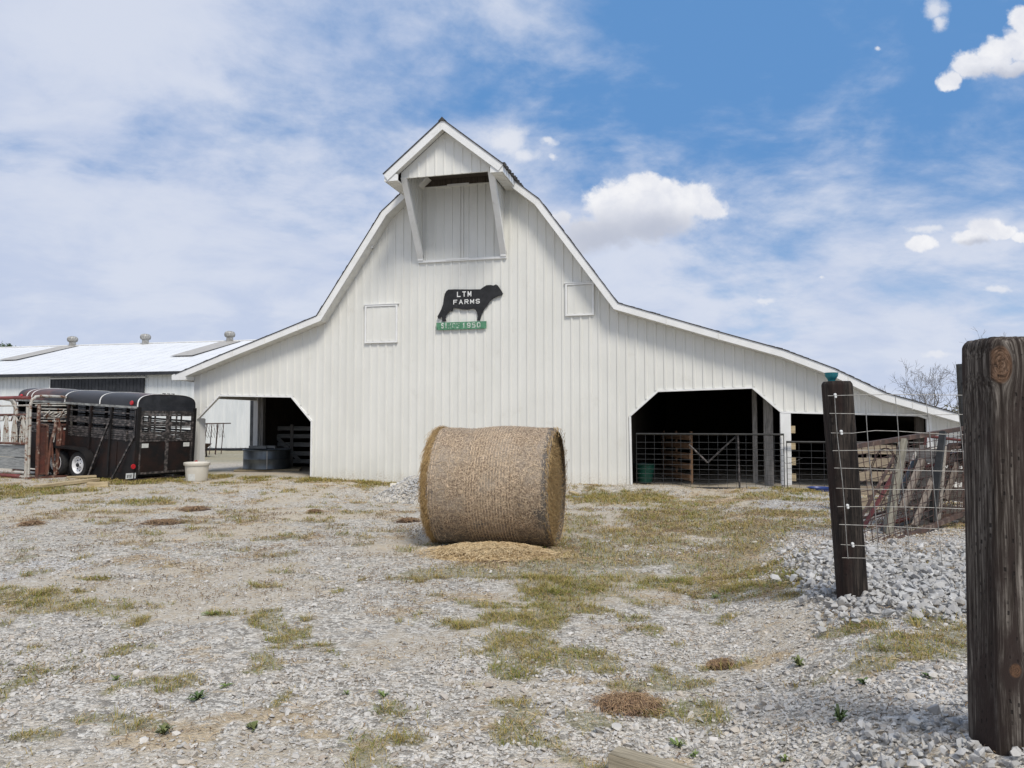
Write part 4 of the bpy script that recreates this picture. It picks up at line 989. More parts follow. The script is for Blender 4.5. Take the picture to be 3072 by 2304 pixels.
b = MB().box(.33,.345,-.005,.03,1.08,1.36); b.build('door_latch', 'slat', tr)
# rear gates
for k, (y0, y1) in enumerate(((-.10, -.88), (-.93, -1.70))):
    g = MB(); x = -.03
    for y in (y0, y1): g.box(x-.03, x+.01, y-.025, y+.025, H0+.05, HR_-.10)
    for z, h in ((HR_-.13,.08),(1.78,.05),(1.57,.06),(1.51,.05),(1.46,.03),(1.30,.08),(1.22,.05),(1.17,.04),(1.11,.05),(H0+.07,.05)): g.box(x-.026, x+.006, y1+.025, y0-.025, z-h/2, z+h/2)
    for f in (.32, .52): yq = y0+(y1-y0)*f; g.box(x-.02, x, yq-.02, yq+.02, 1.2, HR_-.12)
    go_ = g.build('rear_gate', 'slat', tr)
    MB().box(x-.012, x-.002, y1+.02, y0-.02, H0+.09, 1.09).build('gate_panel', 'trailer_rust', go_)
    yc = (y0-.15) if k == 0 else (y1+.16)
    MB().box(x-.016, x-.013, yc-.10, yc+.10, .93, 1.04).build('pale_plate', 'sticker', go_)
for y in (-.03, -W_+.03): MB().box(-.05, .04, y-.05, y+.05, H0-.1, HR_).build('rear_post', 'trailer', tr)
MB().box(-.035, -.012, -W_+.05, -.05, HR_-.10, HR_+.01).add([(-.012, y, z-.004) for y, z in ap]+[(-.012, -W_/2, HR_)], [(i, i+1, n) for i in range(n-1)]).build('rear_header', 'black_paint', tr)
MB().tube([(-.09, .10, .10),(-.09, -W_+.0, .10)], .055, 10).build('bumper', 'trailer_rust', tr, True)
b = MB().prism([(-.06,-.08),(.55,-.08),(.30,.55),(.02,1.1),(-.06,1.1)], .02, .05); sk = b.build('corner_guard', 'trailer', tr)
for y in (.10, -W_-.06):
    MB().lathe([(.0,-.03),(.06,-.03),(.065,-.02),(.06,0)], 20, (-.08, y-.0, .47), 'x').build('tail_light', 'red_lens', tr, True)
for xx in (.20, 4.86): MB().lathe([(.0,.03),(.05,.028),(.06,0)], 14, (xx, .02, HR_+.10), 'y').build('marker_light', 'red_lens', tr, True)
for y in (-.78,-.92,-1.06): MB().box(-.02,.05,y-.025,y+.025,HT+.005,HT+.03).build('clearance_light', 'trailer', tr)
pl = MB().box(-.055, -.049, -.02, .26, .16, .30).build('licence_plate', 'plate', tr)
strokes('plate_character', '1 919', .015, .225, .185, .265, 'black_letter', pl, -.057, .14, .3, .001, True)
for xw in (2.02, 2.95):
    wh = thing('wheel', None, None, (xw, .05, .345)); wh.parent = tr; wh['label'] = 'black tyre on a white steel rim'; 
    MB().lathe([(.235,-.10),(.30,-.115),(.345,-.10),(.365,-.06),(.37,0),(.365,.06),(.345,.10),(.30,.115),(.235,.10),(.225,0)], 36, (0,0,0), 'y').build('tyre', 'tyre', wh, True)
    rim = MB().lathe([(.235,.10),(.225,.105),(.205,.085),(.19,.03),(.12,.02),(.10,.045),(.06,.05),(.055,.08),(.0,.085)], 36, (0,0,0), 'y').build('rim', 'white_rim', wh, True)
    hb = MB().lathe([(.05,.086),(.045,.12),(.0,.125)], 16, (0,0,0), 'y')
    for q in range(8):
        a = q*math.pi/4
        MB().lathe([(.022,.018),(.022,.030),(0,.031)], 8, (.155*math.cos(a), 0, .155*math.sin(a)), 'y').build('rim_hole', 'black_paint', wh)
        if q % 2: MB().lathe([(.012,.05),(.012,.075),(0,.076)], 6, (.075*math.cos(a), 0, .075*math.sin(a)), 'y').build('wheel_bolt', 'black_paint', wh)
    hb.build('hub', 'black_paint', wh)
fd = MB(); pr = []
for i in range(17):
    a = math.pi*i/16; pr.append((2.02-.49*math.cos(a), .36+.46*math.sin(a)**.8))
prf = [p for p in pr if p[0] < 2.08]+[(2.95+(q[0]-2.02), q[1]) for q in pr if q[0] > 1.97]
n_ = len(prf); fd.add([(x, .0, z) for x, z in prf]+[(x, .24, z-.02) for x, z in prf]+[(x, .24, z-.07) for x, z in prf]+[(x, .0, z-.05) for x, z in prf],
   [f for i in range(n_-1) for f in ((i,i+1,n_+i+1,n_+i),(n_+i,n_+i+1,2*n_+i+1,2*n_+i),(2*n_+i,2*n_+i+1,3*n_+i+1,3*n_+i))])
fd.build('fender', 'trailer', tr, True)
MB().tube([(L_, -.5, .2),(L_+1.2, -.9, .2)], .04, 6).tube([(L_, -1.3, .2),(L_+1.2, -.9, .2)], .04, 6).build('tongue', 'trailer', tr)

# ------------------------------------------------------------------ cattle chute
CO = Vector((-12.68, 19.75, 0)); CA = R(60)
ch = thing('cattle_chute', 'rusty steel cattle squeeze chute with chipped pale pipes', 'cattle chute', (CO.x, CO.y, gz(CO.x, CO.y)), CA); ch.scale = (1.07, 1, 1)
def pipe(pts, r, m_, name, seg=8, par=ch): return MB().tube(pts, r, seg).build(name, m_, par, True)
# gate end in local xz plane (y = 0), x from 0 to 1
pipe([(.0,0,0),(.0,0,1.92),(.03,0,2.06),(.12,0,2.16),(.25,0,2.18),(.78,0,2.18),(.90,0,2.14),(.98,0,2.04),(1.0,0,1.9),(1.0,0,0)], .038, 'pale_pipe', 'hoop')
pipe([(-.06,0,0),(-.06,0,1.9)], .035, 'pale_pipe', 'upright')
pipe([(.18,-.05,0),(.18,-.05,1.96)], .045, 'rust', 'upright')
b = MB()
for z, x0, x1, r in ((1.98,.0,1.15,.014),(1.93,.1,1.1,.022),(1.84,.2,1.2,.018),(1.75,.18,1.0,.032),(1.66,.3,.98,.026),(1.60,.2,.9,.014),(1.52,.2,.95,.02)):
    b.tube([(x0,-.03,z),((x0+x1)/2,-.05,z+rr.uniform(-.02,.02)),(x1,-.02,z+rr.uniform(-.03,.03))], r, 6)
for i in range(7): x = .3+i*.09; b.tube([(x,-.07,1.60+rr.uniform(0,.1)),(x+.12,-.09,1.82+rr.uniform(-.1,.05))], .012, 5)
b.build('latch_linkage', 'pale_pipe', ch)
for (x0, x1) in ((.20,.40),(.66,.93)):
    g = MB()
    for x in (x0, x1): g.beam((x,-.03,.10),(x,-.03,1.42),.05,.05,(0,1,0))
    for z in (.12, 1.42): g.beam((x0,-.03,z),(x1,-.03,z),.05,.05)
    gg = g.build('head_gate_door', 'rust', ch)
    MB().box(x0+.02, x1-.02, -.025, -.012, .12, 1.40).build('door_sheet', 'rust_panel', gg)
pipe([(.62,-.04,.06),(.55,-.05,.5),(.50,-.05,1.0),(.58,-.04,1.35),(.60,-.03,1.7)], .028, 'rust', 'neck_bar')
pipe([(.42,-.04,.06),(.46,-.05,.55),(.50,-.05,1.0),(.58,-.04,1.25),(.63,-.03,1.6)], .035, 'rust', 'neck_bar')
pipe([(.64,-.04,.06),(.70,-.05,.7),(.74,-.05,1.2),(.66,-.04,1.6)], .028, 'rust', 'neck_bar')
pipe([(.56,-.04,.95),(.60,-.05,1.3),(.55,-.03,1.65)], .014, 'pale_pipe', 'neck_bar')
MB().box(-.05, 1.0, -.12, .08, .0, .05).build('base_bar', 'rust', ch)
MB().box(.80,.90,-.045,-.035,1.28,1.33).build('pale_plate', 'sticker', ch)
pipe([(.98,.0,2.02),(1.25,.05,2.06),(1.6,.1,2.10)], .035, 'pale_pipe', 'lever')
pipe([(1.02,-.02,1.25),(1.12,-.02,1.2),(1.14,-.02,.95)], .02, 'rust', 'handle')
# long side, running back to the left (local +y)
for y0_, y1_, z, m_, r in ((-.0,.35,2.13,'red_pipe',.045),(.35,2.9,2.14,'red_pipe',.05),(.0,2.9,1.93,'pale_pipe',.022),(.0,2.9,.92,'rust',.035),(.0,2.9,.16,'pale_pipe',.035),(.3,2.9,.06,'red_pipe',.055),(-.0,.3,.05,'pale_pipe',.045),(.0,2.9,1.68,'rust',.035)):
    pipe([(-.02,y0_,z),(-.02,y1_,z)], r, m_, 'side_pipe')
for z0, z1 in ((.24,.54),(.56,.87)): MB().box(.0,.04,.04,2.9,z0,z1).build('side_board', MT.setdefault('side_board_wood', wood('grey_side_boards', (.33,.34,.33), (.15,.155,.16), (34, 2.2, 34), isl=.3)), ch)
pipe([(-.02,.62,1.68),(-.02,.62,1.85),(-.02,.75,2.08),(-.02,.95,2.12)], .035, 'pale_pipe', 'side_bend')
for yc in (.28, .70, 1.12, 1.55, 2.0, 2.45):
    g = MB()
    for dy, top_ in ((-.16,.04),(-.07,.01),(.03,-.01),(.12,-.04)):
        g.tube([(-.03,yc+dy,.95),(-.03,yc+dy*.8,1.3),(-.03,yc+dy*.5+top_,1.6),(-.03,yc+.02,1.70)], .018, 6)
    g.tube([(-.03,yc-.18,1.06),(-.03,yc+.16,1.08)], .012, 5); g.tube([(-.03,yc-.18,1.12),(-.03,yc+.16,1.14)], .012, 5)
    g.tube([(-.03,yc-.17,1.52),(-.03,yc-.05,1.66),(-.03,yc+.08,1.66),(-.03,yc+.17,1.52)], .022, 6)
    g.build('fan_bars', 'pale_pipe', ch)
# far side of the chute
for z in (.1,.92,1.68,2.1): pipe([(1.0,0,z),(1.0,2.9,z)], .03, 'rust', 'side_pipe')
pipe([(1.0,2.9,0),(1.0,2.9,1.9),(.9,2.9,2.12),(.5,2.9,2.2),(.1,2.9,2.12),(0,2.9,1.9),(0,2.9,0)], .038, 'pale_pipe', 'hoop')

# ------------------------------------------------------------------ boards on the ground, tub
def plank(name, label, cat, p0, p1, w_, h_, m_, group=None, parent=None, lift=0.):
    p0, p1 = Vector(p0), Vector(p1); d = p1-p0; L = d.length
    o = MB().box(-L/2, L/2, -w_/2, w_/2, 0, h_).build(name, m_, parent, bevel=.004)
    o.location = (p0+p1)/2+Vector((0,0,lift)); o.rotation_euler = (0, -math.asin(d.z/L), math.atan2(d.y, d.x))
    return tag(o, label, cat, group)
def gp(px, py, dz=0.):      # the ground point seen at a pixel (iterated over the relief)
    z = 0.
    for _ in range(6): p = on_z(px, py, z+dz); z = gz(p.x, p.y)
    return Vector((p.x, p.y, z+dz))
plank('board', 'weathered plank on the ground beneath the chute gate', 'board', gp(112,1468), gp(290,1446), .22, .07, 'tan_wood', 'loose boards by the chute', lift=.03)
plank('board', 'shorter pale board lying beside the trailer wheel', 'board', gp(200,1447), gp(288,1443), .12, .05, 'tan_wood', 'loose boards by the chute', lift=.10)
plank('board', 'short pale block of lumber under the trailer step', 'board', gp(262,1462), gp(326,1460), .16, .12, 'tan_wood', 'loose boards by the chute')
tp = gp(576, 1446)
tb = thing('tub', 'round cream plastic mineral tub in front of the barn corner', 'tub', (tp.x-.0, tp.y+.28, tp.z))
MB().lathe([(.0,.01),(.255,.0),(.262,.02),(.29,.40),(.315,.41),(.325,.43),(.325,.475),(.312,.49),(.296,.475),(.275,.40),(.245,.05),(0,.045)], 40).build('tub_shell', 'tub', tb, True)
b = MB(); n = 7
for i in range(n):
    a0 = R(-118+i*6); a1 = R(-118+(i+1)*6); r0, r1 = .2645, .276
    b.add([(r0*math.cos(a0), r0*math.sin(a0), .03), (r0*math.cos(a1), r0*math.sin(a1), .03), (r1*math.cos(a1), r1*math.sin(a1), .20), (r1*math.cos(a0), r1*math.sin(a0), .20)], [(0,1,2,3)])
b.build('paper_label', 'sticker', tb)

# ------------------------------------------------------------------ inside the left lean-to: pallet, tank, gate
def bw_(px, py, t): s, z = on_barn(px, py, t); return barn_world(s, t, z)
pc = bw_(783, 1415, 2.2)
pz = .02
pal = thing('pallet', 'wooden pallet carrying the round steel tank', 'pallet', (pc.x+.25, pc.y, pz), R(12))
for i in range(9): MB().box(-.95, .95, -.62+i*.142, -.62+i*.142+.115, .12, .145).build('deck_board', 'tan_wood', pal)
for y in (-.60, -.02, .54): MB().box(-.95, .95, y, y+.06, .022, .119).build('stringer', 'tan_wood', pal)
for x in (-.9, .0, .8): MB().box(x, x+.1, -.62, .62, -.02, .021).build('bottom_board', 'tan_wood', pal)
tk = thing('stock_tank', 'round galvanised steel stock tank standing on a pallet', 'water tank', (pc.x+.18, pc.y, pz+.146), R(12))
MB().lathe([(0,.01),(.70,.0),(.715,.02),(.71,.05),(.70,.08),(.70,.30),(.708,.31),(.70,.32),(.70,.56),(.72,.575),(.735,.59),(.72,.605),(.69,.59),(.685,.05),(0,.04)], 48).build('tank_shell', 'galv', tk, True)
MB().box(.06,.085,-.712,-.698,.02,.57).build('tank_seam', 'vent', tk)
top_z = pz+.146+.60
b0 = bw_(654, 1338, 2.0); b1 = bw_(868, 1334, 2.3)
plank('bar', 'long thin dark bar laid across the tank rim', 'bar', (b0.x, pc.y-.2, top_z+.0), (pc.x+.85, pc.y-.1, top_z+.02), .035, .03, 'black_steel')
for i, (dx, dy, L, a, lb) in enumerate(((-.12,-.25,.5,.1,'front block of firewood lying on the tank'),(.10,-.05,.55,-.15,'rear block of firewood lying on the tank'),(-.30,-.1,.3,.9,'short crosswise block of firewood on the tank'))):
    c_ = Vector((pc.x+.1+dx, pc.y+dy, top_z+.02)); e = Vector((math.cos(a)*L/2, math.sin(a)*L/2, 0))
    plank('wood_block', lb, 'wood', c_-e, c_+e, .10, .09, 'grey_wood', 'wood blocks on the tank')
g0 = bw_(795, 1400, 4.2); g1 = bw_(935, 1400, 4.2)
wg = thing('board_gate', 'grey weathered board gate with diagonal brace, inside the left lean-to', 'gate', (g0.x, g0.y, 0), -PHI)
GW = (g1-g0).length+.35
for z in (.22,.48,.78,1.06,1.32): MB().box(0, GW, -.02, .02, z, z+.14).build('rail', 'grey_wood', wg)
for x in (-.02, .98): MB().box(x, x+.10, -.065, -.022, .12, 1.52).build('upright', 'grey_wood_up', wg)
MB().beam((.1,-.045,1.42),(1.35,-.045,.3),.04,.12,(0,0,1)).build('diagonal_brace', 'grey_wood', wg)
MB().box(-.14,-.02,-.06,.06,-.1,1.5).build('gate_post', 'grey_wood_up', wg)
# hay feeder and fire bowl on the far side of the lean-to
p = on_z(628, 1361, .05)
hf = thing('hay_feeder', 'wire basket hay feeder standing beyond the lean-to', 'feeder', (p.x, p.y, 0), 0)
sc_ = p.y/F
b = MB()
for x in (-.55,.0,.30): b.tube([(x,0,0),(x+.1,0,1.5)], .02, 6); b.tube([(x,.7,0),(x+.1,.7,1.5)], .02, 6)
b.tube([(-.7,0,1.5),(.75,0,1.52)], .03, 6); b.tube([(-.7,.7,1.5),(.75,.7,1.52)], .03, 6)
b.build('frame', 'rust_wire', hf)
b = MB()
for i in range(9): b.tube([(-.6+i*.15,0,1.5),(-.3+i*.12,.2,.8)], .008, 4); b.tube([(-.3+i*.1,0,1.5),(-.6+i*.15,.2,.85)], .008, 4)
b.build('basket', 'rust_wire', hf)
p = on_z(622, 1364, .05)
fp = thing('fire_bowl', 'low round rusty bowl on short legs beyond the lean-to', 'fire bowl', (p.x, p.y-1.2, 0), 0)
MB().lathe([(.1,.32),(.45,.40),(.62,.58),(.66,.60),(.62,.60),(.4,.45),(0,.40)], 24).build('bowl', 'rust_wire', fp, True)
for a in (45, 135, 225, 315): MB().beam((.45*math.cos(R(a)), .45*math.sin(R(a)), 0), (.4*math.cos(R(a)), .4*math.sin(R(a)), .5), .07, .05).build('leg', 'rust_wire', fp)

# ------------------------------------------------------------------ round hay bale
def fibre_strips(C, D1, N_, L, wd, bow):
    """thin strips centred at C along unit D1, width direction N x D"""
    n = len(C); W = np.cross(N_, D1); V = np.zeros((n, 6, 3))
    for i, t in enumerate((-.5, 0., .5)):
        c = C+D1*(L*t)[:, None]+N_*(bow*(1-4*t*t))[:, None]
        V[:, 2*i] = c-W*(wd/2)[:, None]; V[:, 2*i+1] = c+W*(wd/2)[:, None]
    T = np.array([[0,1,3],[0,3,2],[2,3,5],[2,5,4]]); return V.reshape(-1, 3), (T[None]+(np.arange(n)*6)[:, None, None]).reshape(-1, 3)
BR, BL = .782, 1.60
bc = Vector((-.182, 10.08)); bzg = gz(bc.x, bc.y)
bale = thing('hay_bale', 'big round hay bale in net wrap lying in front of the barn', 'hay bale', (bc.x, bc.y, bzg+BR-.03), R(-12.5))
def bale_r(x, th):      # radius as a function of place (squashed underneath, soft waves)
    r = BR-.004+.018*(fbm(x*1.0+3, np.sin(th)*1.5+np.cos(th)*.7+5, 1.4, 3)-.5)+.006*(fbm(x+9, th+20, 9., 2)-.5)
    r = r - .020*ss(-.1, -.75, x)*0 - .05*ss(.70, .82, np.abs(x))**2
    r = r+.022*np.exp(-((x-.12)/.35)**2)*np.clip(np.sin(th), 0, 1)-.014*np.exp(-((x+.35)/.25)**2)*np.clip(np.sin(th), 0, 1)
    z = r*np.sin(th); return np.where(z < -BR+.045, (-BR+.045)/np.sin(th), r)
NX, NT = 90, 180
xs = np.linspace(-BL/2, BL/2, NX); ths = np.linspace(0, 2*np.pi, NT, endpoint=False)
XX, TT = np.meshgrid(xs, ths, indexing='ij'); RR = bale_r(XX.ravel(), TT.ravel()).reshape(XX.shape)
V = np.stack([XX, RR*np.cos(TT), RR*np.sin(TT)], -1).reshape(-1, 3)
ii, jj = np.meshgrid(np.arange(NX-1), np.arange(NT), indexing='ij'); j2 = (jj+1) % NT
Fq = np.stack([ii*NT+jj, (ii+1)*NT+jj, (ii+1)*NT+j2, ii*NT+j2], -1).reshape(-1, 4)
bm_ = bpy.data.materials.new('net_wrapped_hay'); bm_.use_nodes = True; nt = bm_.node_tree; b = nt.nodes['Principled BSDF']; b.inputs['Roughness'].default_value = .85; b.inputs['Specular IOR Level'].default_value = .2
co = nd(nt, 'ShaderNodeTexCoord').outputs['Object']; sx = nd(nt, 'ShaderNodeSeparateXYZ', {0: co})
f1 = noise(nt, nd(nt, 'ShaderNodeMapping', {'Vector': co, 'Rotation': (.6, .3, .5), 'Scale': (90, 16, 40)}).outputs[0], 1., 5, .7, .6)
f2 = noise(nt, nd(nt, 'ShaderNodeMapping', {'Vector': co, 'Rotation': (-.7, .4, -.8), 'Scale': (25, 80, 30)}).outputs[0], 1., 5, .7, .6)
f0 = noise(nt, co, 2.2, 5, .6)
fib = mth(nt, 'MAXIMUM', f1, f2)
col = mixc(nt, sstep(nt, fib, .45, .72), (.14, .10, .07), (.74, .57, .40))
col = mixc(nt, mth(nt, 'MULTIPLY', sstep(nt, f0, .42, .62), .55), col, (.34, .29, .235))
# weathered grey-blue patches low on the wrap, and a darker underside
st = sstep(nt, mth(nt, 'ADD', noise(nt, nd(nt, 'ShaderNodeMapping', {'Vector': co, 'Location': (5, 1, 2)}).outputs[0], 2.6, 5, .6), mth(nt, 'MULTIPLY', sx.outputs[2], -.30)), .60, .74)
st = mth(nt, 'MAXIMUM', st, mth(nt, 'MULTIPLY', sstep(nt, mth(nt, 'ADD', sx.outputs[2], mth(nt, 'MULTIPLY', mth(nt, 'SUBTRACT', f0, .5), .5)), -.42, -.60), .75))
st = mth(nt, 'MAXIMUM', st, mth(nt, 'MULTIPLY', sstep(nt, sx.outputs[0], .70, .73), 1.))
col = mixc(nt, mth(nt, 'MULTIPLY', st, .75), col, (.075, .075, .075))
# net strands running round the bale
wobx = mth(nt, 'ADD', sx.outputs[0], mth(nt, 'MULTIPLY', noise(nt, co, 5., 3), .02))
fr_ = mth(nt, 'ABSOLUTE', mth(nt, 'SUBTRACT', mth(nt, 'FRACT', mth(nt, 'MULTIPLY', wobx, 27.)), .5))
brk = noise(nt, co, 38., 3, .7)
band = nd(nt, 'ShaderNodeTexNoise', {'W': mth(nt, 'MULTIPLY', sx.outputs[0], 3.1), 'Scale': 1.6, 'Detail': 2.}, noise_dimensions='1D').outputs[0]
band2 = mth(nt, 'MAXIMUM', mth(nt, 'MULTIPLY', sstep(nt, sx.outputs[0], -.30, -.22), sstep(nt, sx.outputs[0], .32, .24)), sstep(nt, band, .52, .6))
ln = mth(nt, 'MULTIPLY', mth(nt, 'MULTIPLY', sstep(nt, fr_, .16, .06), sstep(nt, brk, .38, .55)), band2)
col = mixc(nt, mth(nt, 'MULTIPLY', ln, .9), col, (.74, .56, .38))
nt.links.new(col, b.inputs['Base Color'])
hgt = mth(nt, 'ADD', fib, mth(nt, 'MULTIPLY', ln, .3))
nt.links.new(nd(nt, 'ShaderNodeBump', {'Height': hgt, 'Distance': .012}).outputs[0], b.inputs['Normal'])
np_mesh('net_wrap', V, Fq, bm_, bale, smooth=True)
blade_mat('bale_fibre', [(.60,.46,.30), (.78,.61,.42), (.28,.20,.13), (.50,.41,.30), (.68,.52,.34), (.15,.115,.085)])
blade_mat('core_fibre', [(.36,.23,.10), (.52,.37,.18), (.24,.145,.06), (.42,.29,.13), (.16,.10,.045)])
n = 9500
x = (RNG.random(n)-.5)*BL*.98; th = RNG.random(n)*6.283; r_ = bale_r(x, th)
N_ = np.stack([np.zeros(n), np.cos(th), np.sin(th)], 1); Tn = np.stack([np.zeros(n), -np.sin(th), np.cos(th)], 1); Xn = np.tile([1., 0, 0], (n, 1))
a = RNG.random(n)*6.283; D1 = Tn*np.cos(a)[:, None]+Xn*np.sin(a)[:, None]
C = np.stack([x, r_*np.cos(th), r_*np.sin(th)], 1)+N_*.002
L = .03+.07*RNG.random(n)**2
ok = (C[:, 2] > -BR+.06)
V1, F1 = fibre_strips(C[ok], D1[ok], N_[ok], L[ok], .0022+.002*RNG.random(n)[ok], .002+.010*RNG.random(n)[ok]**3)
tag(np_mesh('hay_stalks', V1, F1, 'bale_fibre', bale), kind='stuff')
# ends: coiled hay, slightly bulging at the left, sunk behind the wrap at the right
for sgn, nm in ((-1, 'bale_end'), (1, 'bale_end')):
    rs = np.linspace(0, 1, 26); V = []
    RRr, TTt = np.meshgrid(rs, ths, indexing='ij')
    edge = bale_r(np.full(NT, sgn*.78), ths)
    rad = RRr*edge[None, :]*(1.012 if sgn < 0 else .985)
    dep = (.055*(1-RRr**6) if sgn < 0 else -.10+.05*(1-RRr**3))+.03*(fbm(rad*np.cos(TTt)+5, rad*np.sin(TTt)+5, 5., 3)-.5)
    xx = sgn*(BL/2-(.03 if sgn < 0 else .02)+dep)
    V = np.stack([xx, rad*np.cos(TTt), rad*np.sin(TTt)], -1).reshape(-1, 3)
    ii, jj = np.meshgrid(np.arange(25), np.arange(NT), indexing='ij'); j2 = (jj+1) % NT
    Fq = np.stack([ii*NT+jj, (ii+1)*NT+jj, (ii+1)*NT+j2, ii*NT+j2], -1).reshape(-1, 4)
    if 'hay_core' not in MT: MT['hay_core'] = mat('golden_hay_core', (.36, .23, .09), (.16, .095, .04), 14, .9, 0, .02, 40)
    e = np_mesh(nm, V, Fq, 'hay_core', bale, smooth=True)
    n = 9000; rr_ = np.sqrt(RNG.random(n))*.99; th = RNG.random(n)*6.283
    ed = bale_r(np.full(n, sgn*.78), th)*rr_
    C = np.stack([np.full(n, sgn*(BL/2+(.01 if sgn < 0 else -.085)))+sgn*RNG.random(n)*.03+ (sgn*.03*(1-rr_**6) if sgn < 0 else 0), ed*np.cos(th), ed*np.sin(th)], 1)
    Tn = np.stack([RNG.normal(0, .25, n), -np.sin(th)+RNG.normal(0, .5, n), np.cos(th)+RNG.normal(0, .5, n)], 1); Tn /= np.linalg.norm(Tn, axis=1)[:, None]
    N_ = np.tile([float(sgn), 0, 0], (n, 1)); ok = C[:, 2] > -BR+.06
    V1, F1 = fibre_strips(C[ok], Tn[ok], N_[ok], (.05+.10*RNG.random(n))[ok], np.full(ok.sum(), .003), (.02*RNG.random(n))[ok])
    tag(np_mesh('end_stalks', V1, F1, 'core_fibre', e), kind='stuff')
# shaggy rim of loose hay round the left edge, a few on the right
for sgn, n in ((-1, 9000), (1, 900)):
    th = RNG.random(n)*6.283; r_ = bale_r(np.full(n, sgn*.76), th)+RNG.normal(0, .012, n)
    C = np.stack([sgn*(BL/2-.01)+RNG.normal(0, .028, n), r_*np.cos(th), r_*np.sin(th)], 1)
    D1 = np.stack([sgn*RNG.random(n)*.6, -np.sin(th)+np.cos(th)*RNG.normal(0, .35, n), np.cos(th)+np.sin(th)*RNG.normal(0, .35, n)], 1); D1 /= np.linalg.norm(D1, axis=1)[:, None]
    N_ = np.stack([np.zeros(n), np.cos(th), np.sin(th)], 1); ok = C[:, 2] > -BR+.05
    V1, F1 = fibre_strips(C[ok], D1[ok], N_[ok], (.04+.10*RNG.random(n)**2)[ok], np.full(ok.sum(), .003), (.015*RNG.random(n))[ok])
    tag(np_mesh('rim_hay', V1, F1, 'core_fibre', bale), kind='stuff')

# ------------------------------------------------------------------ heaps and clumps
def mound(name, label, cat, cx, cy, rx, ry, h, m_, rot=0., group=None, stalks=0, blade='straw_blade', L=(.04, .16), seed=1., rough_=.35, wd=.003):
    n = 40; t = thing(name, label, cat, (cx, cy, 0), 0, group)
    u_ = np.linspace(-1, 1, n); A, B = np.meshgrid(u_, u_, indexing='ij'); A, B = A.ravel(), B.ravel()
    def hz_(a, b_):
        q = np.sqrt(a*a+b_*b_)+(fbm(a*1.5+seed*7, b_*1.5+seed, 1.2, 3)-.5)*.5
        return np.clip(1-q*q, -.3, 1)*h*(1+rough_*(fbm(a*3+seed, b_*3+seed*3, 3., 3)-.5)*2)
    def w_(a, b_): return a*rx*math.cos(rot)-b_*ry*math.sin(rot), a*rx*math.sin(rot)+b_*ry*math.cos(rot)
    x_, y_ = w_(A, B); z_ = hz_(A, B); g_ = gh(x_+cx, y_+cy)
    z_ = np.where(z_ > 0, z_, z_-.02)+g_
    ii, jj = np.meshgrid(np.arange(n-1), np.arange(n-1), indexing='ij'); a0 = (ii*n+jj).ravel()
    np_mesh('heap', np.stack([x_, y_, z_], 1), np.stack([a0, a0+n, a0+n+1, a0+1], 1), m_, t, smooth=True)
    if stalks:
        a_ = np.clip(RNG.normal(0, .40, stalks), -1.15, 1.15); b_ = np.clip(RNG.normal(0, .40, stalks), -1.1, 1.1); x_, y_ = w_(a_, b_)
        z_ = np.maximum(hz_(a_, b_), 0)+gh(x_+cx, y_+cy)
        V1, F1 = straws(x_, y_, z_+.004, L[0]+(L[1]-L[0])*RNG.random(stalks)**1.5, np.full(stalks, wd), .02, .4)
        tag(np_mesh('stalks', V1, F1, blade, t), kind='stuff')
    return t
blade_mat('pile_straw', [(.64,.49,.27), (.74,.60,.38), (.44,.32,.18), (.74,.58,.34), (.34,.23,.12)])
MT['straw_bed'] = mat('matted_straw', (.50, .37, .19), (.30, .20, .10), 22, .9, 0, .01, 60)
MT['brown_clump'] = mat('dark_brown_litter', (.14, .095, .062), (.075, .05, .038), 12, .95, 0, .02, 40)
blade_mat('brown_straw', [(.26,.16,.09), (.44,.30,.17), (.14,.09,.06), (.34,.21,.12), (.52,.37,.21)])
p = gp(1480, 1668)
mound('straw_pile', 'golden straw pile spilled in front of the round bale', 'straw', p.x, p.y+.1, .80, .42, .10, 'straw_bed', -.1, None, 9000, 'pile_straw', (.05, .24), seed=2., wd=.0038)
p = gp(1885, 2120); mound('straw_pile', 'reddish brown straw heap in the foreground gravel', 'straw', p.x, p.y, .20, .17, .018, 'brown_clump', .2, None, 1500, 'brown_straw', (.04, .14), 3., wd=.0025)
p = gp(2163, 2000); mound('straw_pile', 'small reddish straw clump beyond the foreground heap, towards the fence', 'straw', p.x, p.y, .10, .09, .010, 'brown_clump', .2, None, 450, 'brown_straw', (.03, .09), 4., wd=.0022)
for (px, py, wx, lb) in ((583,1530,95,'tan-brown hay clump farthest from the camera, left yard'),(489,1570,125,'widest dark hay clump in the middle of the left yard'),(94,1574,75,'dark litter clump near the left edge of the yard'),(944,1538,42,'smallest dark clump, between the left yard and the bale'),(1225,1565,75,'dark scrap of litter just left of the bale')):
    p = gp(px, py); r_ = wx/2/F*p.y
    mound('litter_clump', lb, 'litter', p.x, p.y, r_, r_*.75, .028, 'brown_clump', .3, 'dark litter clumps on the yard', 500, 'brown_straw', (.05, .16), px*.01, wd=.005)
MT['heap_gravel'] = gm
hp = mound('gravel_heap', 'low heap of grey gravel against the barn wall, behind the bale', 'gravel heap', -1.45, 16.2, 1.55, 1.2, .50, 'ground', 0, None, seed=6., rough_=.2)
n = 5000; a_ = RNG.normal(0, .45, n); b_ = RNG.normal(0, .45, n)
q = np.sqrt(a_**2+b_**2); k = q < 1; a_, b_, q = a_[k], b_[k], q[k]
zz_ = np.maximum(0, (1-(q+(fbm(a_*1.5+42, b_*1.5+6, 1.2, 3)-.5)*.5)**2))*.50
o = scatter_stones('heap_stones', np.stack([a_*1.55, b_*1.2, zz_+gh(a_*1.55-1.45, b_*1.2+16.2)], 1), np.clip(RNG.lognormal(math.log(.026), .3, len(a_)), .01, .05), 'rock_stone', TPLR, .5)
o.parent = hp; tag(o, kind='stuff')
